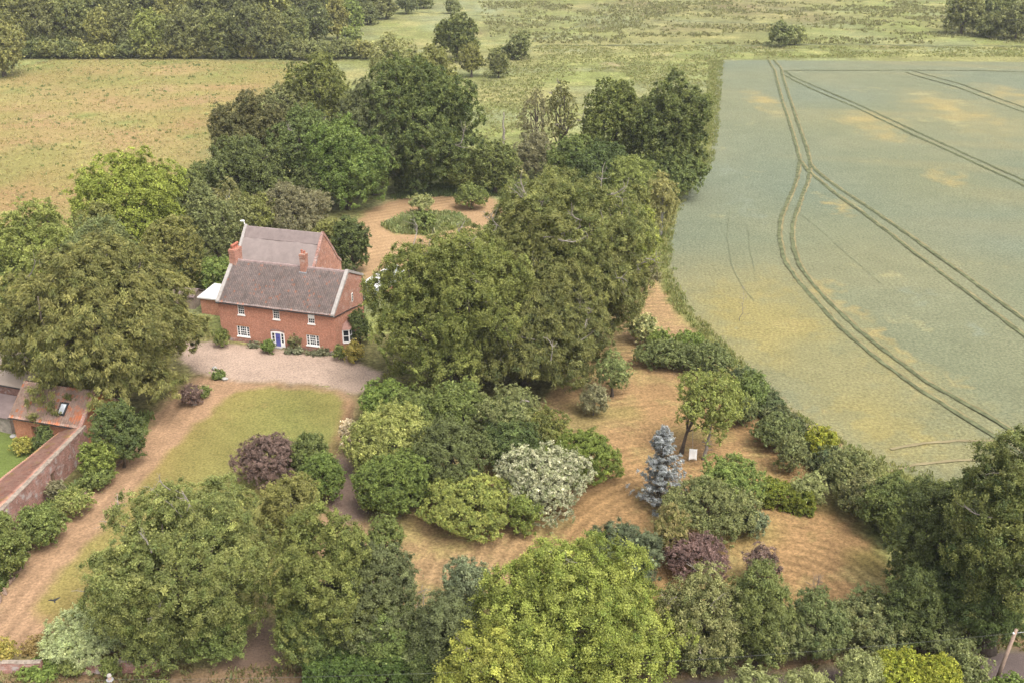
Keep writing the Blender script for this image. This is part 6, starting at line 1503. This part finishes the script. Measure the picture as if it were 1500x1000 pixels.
# ------------------------------------------------------------------ conifer, bare trees, dead stems
def build_spruce():
    rng = np.random.default_rng(77)
    X, Y = PTS['spruce'][:2]
    root = empty('blue_spruce', (X, Y, 0), 0, 'silvery blue spruce standing on the mown garden', 'tree')
    H = 8.9; dist = math.hypot(math.hypot(X, Y), 58)
    m = MB(); m.tube([(0, 0, -.1), (.05, 0, H*.5), (0, .03, H*.98)], [.2, .12, .02], 8); m.build('trunk', BARK, root)
    P = {**DEF, 's': .34, 'cov': 3.2, 'c1': (.215, .23, .23), 'c2': (.41, .425, .445), 'w': .34, 'L': 1.0, 'var': .22, 'up': .8}
    Pi = {**P, 'c1': (.12, .095, .065), 'c2': (.19, .175, .145), 'cov': 1.4}
    C, O, Ci, Oi = [], [], [], []
    br = MB()
    z = .9
    while z < H:
        t = z / H; R = 3.15*(1-t)**.8 * rng.uniform(.85, 1.1) + .12
        n = max(4, int(9*(1-t)+4))
        a0 = rng.uniform(0, 6.28)
        for k in range(n):
            a = a0 + 2*math.pi*k/n + rng.uniform(-.25, .25); r = R*rng.uniform(.6, 1.25)
            if rng.random() < .20 + .2*(t < .35): continue
            pts = []
            for q in range(7):
                u = q/6; pts.append(np.array([math.cos(a)*r*u, math.sin(a)*r*u, z - .30*r*math.sin(u*2.2)*(1-t*.7) + .22*r*u*u + .25*t*r*u]))
            br.tube([tuple(p) for p in pts], [.035, .03, .026, .022, .016, .01, .006], 4)
            for q in range(1, 7):
                u = q/6; p = pts[q]
                wd = .34*r*(1-u*.75)
                if u > .45:
                    for s in (-1, 0, 1):
                        C.append(p + np.array([-math.sin(a), math.cos(a), 0])*s*wd*.55 + rng.normal(size=3)*.05); O.append([math.cos(a)*.5, math.sin(a)*.5, .8])
                else: Ci.append(p + rng.normal(size=3)*.12); Oi.append([math.cos(a)*.4, math.sin(a)*.4, .7])
        z += .50*(1-t*.55)
    C.append(np.array([0, 0, H])); O.append([0, 0, 1])
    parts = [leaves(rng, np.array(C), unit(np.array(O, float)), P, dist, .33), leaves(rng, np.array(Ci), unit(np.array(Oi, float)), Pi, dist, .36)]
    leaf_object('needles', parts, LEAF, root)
    br.build('branches', BARK, root)
build_spruce()

def bare_tree(name, label, x, y, H, R, seed, mat=DEADWOOD, r0=.07, n=22, cat='tree', lean=(0, 0)):
    rng = np.random.default_rng(seed)
    root = empty(name, (x, y, 0), 0, label, cat)
    pts, rr = limb(rng, (0, 0, -.1), (lean[0], lean[1], H), r0, r0*.2, .02, 8)
    m = MB(); m.tube(pts, rr, 7); m.build('trunk', mat, root, True)
    b = MB()
    for k in range(n):
        i = int(rng.integers(2, 8)); a = rng.uniform(0, 6.28); up = rng.uniform(.1, .9)
        d = unit(np.array([math.cos(a), math.sin(a), up])); L = R*rng.uniform(.4, 1.)*(1.15 - i/9)
        p = pts[i]; p2, r2 = limb(rng, p, p + d*L, rr[i]*.5, .012, .12, 4); b.tube(p2, r2, 4)
        for q in range(3):
            d2 = unit(d + rng.normal(size=3)*.6); j = int(rng.integers(1, 4)); p3, r3 = limb(rng, p2[j], p2[j] + d2*L*.45, r2[j]*.6, .008, .1, 2); b.tube(p3, r3, 4)
    if n: b.build('branches', mat, root)
    return root
bare_tree('bare_sapling', 'bare pale sapling beside the bluish green tree at the mown lawn', *PTS['bares'][:2], 5.2, 2.0, 1, r0=.08, n=26)
bare_tree('bare_shrub', 'bare brown twiggy shrub at the lower edge of the round mown clearing', *PTS['bares2'][:2], 2.4, 1.6, 2, WOOD, .06, 24, 'shrub')
bare_tree('dead_sapling', 'thin dead sapling standing at the crop field edge', *PTS['deadp'][:2], 5.5, 1.4, 3, r0=.05, n=12)
bare_tree('dead_tree', 'branchless pale dead trunk standing in the meadow behind the glade', *PTS['deadpole'][:2], 9.3, .7, 4, DEADWOOD, .42, 6, 'dead tree')
bare_tree('dead_snag', 'leaning grey dead stem beside the old fruit tree', *PTS['snag'][:2], 6.0, 1.3, 6, DEADWOOD, .24, 14, 'dead tree', (.75, .3))
bare_tree('bare_tree', 'leafless grey tree right of the ivy clad tree in the meadow', PTS['baremeadow'][0], PTS['baremeadow'][1], 13.5, 4.0, 8, DEADWOOD, .22, 26)

# white panel swinging from a rope under the fruit tree
def build_swing():
    x, y = PTS['swing'][:2]
    r = empty('hanging_panel', (x, y, 0), 0, 'white panel hanging from a rope under the old fruit tree', 'swing')
    rng = np.random.default_rng(3); V, F = [], []
    for j in range(7):
        for i in range(6):
            u, v = i/5, j/6
            V.append((-.42 + .84*u + .06*v, .10*math.sin(u*4+v*2) + .35*v - .1, .25 + 1.2*v + .05*math.sin(u*3)))
    for j in range(6):
        for i in range(5): F.append([j*6+i, j*6+i+1, (j+1)*6+i+1, (j+1)*6+i])
    o = np_mesh('panel', np.array(V), np.array(F), WHITE, None, r, True)
    s = o.modifiers.new('thickness', 'SOLIDIFY'); s.thickness = .03
    t = MB(); t.tube([(0, .25, 1.44), (-.1, .3, 3.0), (-.15, .35, 4.2)], .025, 5); t.build('rope', COPING, r)
build_swing()

# ------------------------------------------------------------------ utility poles and wires
def build_poles():
    b = Vector(PTS['pole']); b.z = 0
    top = Vector(PTS['poletop'])
    p = empty('utility_pole', b, 0, 'leaning wooden utility pole by the road at the bottom right corner', 'utility pole')
    m = MB(); m.tube([(0, 0, -.3), (top.x-b.x, top.y-b.y, top.z)], [.17, .12], 12); m.build('pole', POLEW, p, True)
    t = Vector((top.x-b.x, top.y-b.y, top.z))
    f = MB(); f.tube([t + Vector((.0, 0, -.35)), t + Vector((1.0, .1, -.30))], .03, 6); f.build('bracket', LEAD, p)
    for k, o in enumerate(((-.18, -.05, -.38), (.75, .07, -.26))):
        i = MB(); i.lathe([(.05, 0), (.08, .03), (.05, .06), (.08, .09), (.03, .13)], t + Vector(o), 10); i.build('insulator', WHITE, p)
    q = Vector(PTS['lpoletop'])
    p2 = empty('utility_pole', (q.x, q.y, 0), 0, 'utility pole seen from above at the bottom left, its top over the brown verge', 'utility pole')
    m = MB(); m.tube([(0, 0, -.3), (0, 0, q.z)], [.16, .12], 12); m.build('pole', POLEW, p2, True)
    i = MB(); i.lathe([(.14, 0), (.17, .05), (.13, .16), (.05, .2)], (0, 0, q.z+.002), 12); i.build('pole_cap', COPING, p2)
    br = MB(); br.lathe([(.20, 0), (.25, .03), (.25, .08), (.20, .1)], (0, 0, q.z-.35), 14); br.build('collar', LEAD, p2)
    def wire(a, c, sag, label, n=40):
        o = MB(); o.tube([a.lerp(c, k/n) - Vector((0, 0, 4*sag*(k/n)*(1-k/n))) for k in range(n+1)], .007, 4)
        tag(o.build('overhead_wire', WIRE), label, 'wire')
    wire(q + Vector((.2, 0, -.3)), top + Vector((-.15, -.05, -.32)), 1.0, 'thin overhead wire running above the road between the two utility poles')
    wire(q + Vector((-.25, 0, -.3)), q + Vector((-30, -2, 0)), .7, 'short stretch of overhead wire left of the bottom left pole top')
    wire(top + Vector((-.1, 0, -.4)), top + Vector((-6.5, 1.5, -5.6)), .05, 'stay wire slanting down to the left of the leaning utility pole', 10)
build_poles()

# ------------------------------------------------------------------ dark bird over the lawn
def build_bird():
    x, y = PTS['bird'][:2]
    b = MB()
    r = empty('bird', (x, y, PTS['bird'][2]), math.radians(25), 'small dark bird with spread wings over the lower lawn', 'bird')
    r.scale = (.8, .8, .8)
    m = MB()
    m.lathe([(.005, -.30), (.05, -.26), (.07, -.16), (.10, 0), (.09, .14), (.055, .2), (.065, .25), (.04, .32), (.012, .36), (.004, .42)], (0, 0, 0), 10)
    me = m.build('body', BLACK, r, True); me.rotation_euler = (math.radians(-90), 0, 0)
    for s in (-1, 1):
        w = MB(); pts = [(s*.06, .12, .03), (s*.30, .16, .14), (s*.62, .02, .22), (s*.58, -.08, .21), (s*.34, -.08, .12), (s*.06, -.14, .03)]
        w.v = [(a, c, d) for a, c, d in pts] + [(a, c, d+.02) for a, c, d in pts]
        n = 6; w.f = [list(range(n)), [n+k for k in range(n)][::-1]] + [[(k+1) % n, k, n+k, n+(k+1) % n] for k in range(n)]
        w.build('wing', BLACK, r)
    t = MB(); t.hexa([(-.04, -.26, 0), (.04, -.26, 0), (.09, -.44, 0), (-.09, -.44, 0)], [(-.04, -.26, .02), (.04, -.26, .02), (.09, -.44, .02), (-.09, -.44, .02)]); t.build('tail', BLACK, r)
build_bird()

# ------------------------------------------------------------------ stones along the track, white bits in the courtyard
def stone_mesh(rng, s):
    bm = bmesh.new(); bmesh.ops.create_icosphere(bm, subdivisions=2, radius=1)
    ph = rng.uniform(0, 6, 3)
    for v in bm.verts:
        k = 1 + .16*math.sin(v.co.x*3+ph[0]) + .14*math.sin(v.co.y*3.3+ph[1]) + .1*math.sin(v.co.z*4+ph[2])
        v.co = Vector((v.co.x*s[0]*k, v.co.y*s[1]*k, v.co.z*s[2]*k))
    me = bpy.data.meshes.new('edging_stone'); bm.to_mesh(me); bm.free()
    return me
def build_stones():
    rng = np.random.default_rng(21)
    protos = [stone_mesh(rng, (rng.uniform(.3, .5), rng.uniform(.18, .28), rng.uniform(.14, .24))) for _ in range(6)]
    for me in protos: me.materials.append(STONEB)
    line = LINES['edging'][1]
    for (xa, ya), (xb, yb) in zip(line[:-1], line[1:]):
        L = math.hypot(xb-xa, yb-ya); n = int(L/.75); a = math.atan2(yb-ya, xb-xa)
        for k in range(n):
            if rng.random() < .12: continue
            t = (k + rng.uniform(.2, .8))/n
            o = bpy.data.objects.new('edging_stone', protos[int(rng.integers(6))])
            o.location = (xa+(xb-xa)*t + rng.normal(0, .14), ya+(yb-ya)*t + rng.normal(0, .14), .04)
            o.rotation_euler = (rng.normal(0, .15), rng.normal(0, .15), a + rng.normal(0, .35))
            o.scale = [rng.uniform(.7, 1.15)]*3
            COL.objects.link(o)
            tag(o, 'rough brown edging stone in the row along the left side of the dirt track', 'stone', 'edging stones along the dirt track')
    wm = simple('pale_stone', (.42, .40, .37), .8, .2, .1, 3)
    def one(p, s, label, name='stone'):
        me = stone_mesh(rng, s); me.materials.append(wm); me.name = name
        o = bpy.data.objects.new(name, me); o.location = (p[0], p[1], s[2]*.6); COL.objects.link(o); tag(o, label, 'stone')
    one(PTS['stonew'], (.35, .3, .45), 'pale stone at the foot of the small dark purple shrub under the beech')
    one(PTS['whiteb'], (.40, .3, .25), 'white stone lying on the courtyard grass beside the pantile range', 'stone')
    for k, (px, py, s) in enumerate(PTS['rock']):
        one((px, py), (s, s*.8, s*.6), ['grey rockery stone nearest the dirt track', 'grey rockery stone in the middle of the rockery', 'grey rockery stone nearest the gravel drive'][k], 'rockery_stone')
build_stones()

# ------------------------------------------------------------------ ground cover nobody could count
def tufts(name, label, key, n, size, P, seed, dist=None, up=1.0, clip=None):
    rng = np.random.default_rng(seed)
    poly = np.array(POLYS[key]); lo, hi = poly.min(0), poly.max(0)
    if clip: lo, hi = np.maximum(lo, clip[:2]), np.minimum(hi, clip[2:])
    P = {**DEF, **P}
    xy = rng.uniform(lo, hi, (n*6, 2)); xy = xy[inside(POLYS[key], xy[:, 0], xy[:, 1])]
    # clustered, not even
    dn = vnoise(xy[:, 0], xy[:, 1], P.get('cell', 7)); xy = xy[dn + rng.normal(0, .15, len(dn)) > P.get('thr', .45)][:n]
    s = size * rng.uniform(.5, 1.4, len(xy))
    k = P.get('k', 7); m = len(xy)*k; ci = np.repeat(np.arange(len(xy)), k)
    p = np.zeros((m, 3)); p[:, :2] = xy[ci] + rng.normal(0, .5, (m, 2)) * s[ci][:, None]
    h = (s[ci] * rng.uniform(.5, 1.1, m) * up)[:, None]
    a = rng.uniform(0, 6.28, m); d = np.stack([np.cos(a), np.sin(a), 0*a], 1)
    lean = np.stack([rng.normal(0, .35, m), rng.normal(0, .35, m), np.ones(m)], 1)
    wd = (s[ci] * P.get('bw', .22))[:, None]
    V = np.empty((m, 4, 3), np.float32)
    V[:, 0] = p - d*wd*.6; V[:, 1] = p + d*wd*.6; V[:, 2] = p + lean*h + d*wd*.5; V[:, 3] = p + lean*h*.9 - d*wd*.5
    mixf = rng.random((len(xy), 1))[ci]
    col = (np.array(P['c1'])*(1-mixf) + np.array(P['c2'])*mixf) * np.exp(rng.normal(0, .15, (m, 1)))
    o = np_mesh(name, V.reshape(-1, 3), np.arange(m*4).reshape(m, 4), LEAF, np.repeat(col, 4, 0))
    tag(o, label, 'weeds' if 'weed' in name else 'grass', kind='stuff')
tufts('field_weeds', 'dark green weed tufts scattered over the golden field', 'goldfield', 900, .42, dict(c1=(.12, .15, .055), c2=(.20, .23, .08), k=9, thr=.52, cell=9, bw=.35), 1, clip=(-190, 165, -40, 385))
tufts('field_grass', 'pale dry grass tussocks over the golden field', 'goldfield', 12000, .3, dict(c1=(.33, .26, .13), c2=(.30, .26, .11), k=4, thr=.2, bw=.5), 2, clip=(-190, 150, -40, 385))
tufts('tall_grass', 'tall rough grass on the island of the mown glade', 'island', 1400, .7, dict(c1=(.18, .22, .08), c2=(.28, .28, .12), k=8, thr=.1), 3)
tufts('margin_grass', 'long grass of the strip between garden and crop field', 'margin', 9000, .4, dict(c1=(.16, .19, .06), c2=(.26, .24, .095), k=7, thr=.2), 4)
tufts('scrub_weeds', 'low green weeds between the brick range and the dirt track', 'scrubl', 1700, .5, dict(c1=(.10, .15, .04), c2=(.18, .21, .07), k=9, thr=.48, cell=3.5, bw=.3), 5)
tufts('verge_weeds', 'sparse green weeds on the brown road verge', 'verge', 900, .35, dict(c1=(.11, .13, .05), c2=(.22, .19, .08), k=7, thr=.5, cell=5, bw=.3), 6, clip=(-60, 50, 60, 90))
tufts('meadow_rushes', 'brownish rush tussocks over the far meadow', 'farmeadow', 5200, .75, dict(c1=(.17, .155, .075), c2=(.25, .25, .11), k=7, thr=.56, cell=14, bw=.45), 7)
tufts('meadow_grass', 'pale rough grass tussocks over the nearer meadow', 'nearmeadow', 6500, .45, dict(c1=(.19, .215, .075), c2=(.27, .26, .115), k=6, thr=.35, cell=9, bw=.4), 8)
tufts('wood_grass', 'dark long grass along the back edge of the mown glade', 'gladeback', 900, .6, dict(c1=(.09, .13, .045), c2=(.13, .17, .06), k=9, thr=.05, bw=.3), 9)

# ------------------------------------------------------------------ air
def build_haze():
    m = bpy.data.materials.new('haze'); m.use_nodes = True
    nt = m.node_tree; nt.nodes.clear()
    out = nt.nodes.new('ShaderNodeOutputMaterial')
    v = nt.nodes.new('ShaderNodeVolumePrincipled')
    v.inputs['Color'].default_value = (.93, .95, 1.0, 1)
    v.inputs['Density'].default_value = .00010
    nt.links.new(v.outputs[0], out.inputs['Volume'])
    h = MB(); h.box(-3200, 3200, -150, 6400, -2, 64)
    tag(h.build('haze', m), 'thin pale haze lying over the fields and the far wood', kind='stuff')
build_haze()
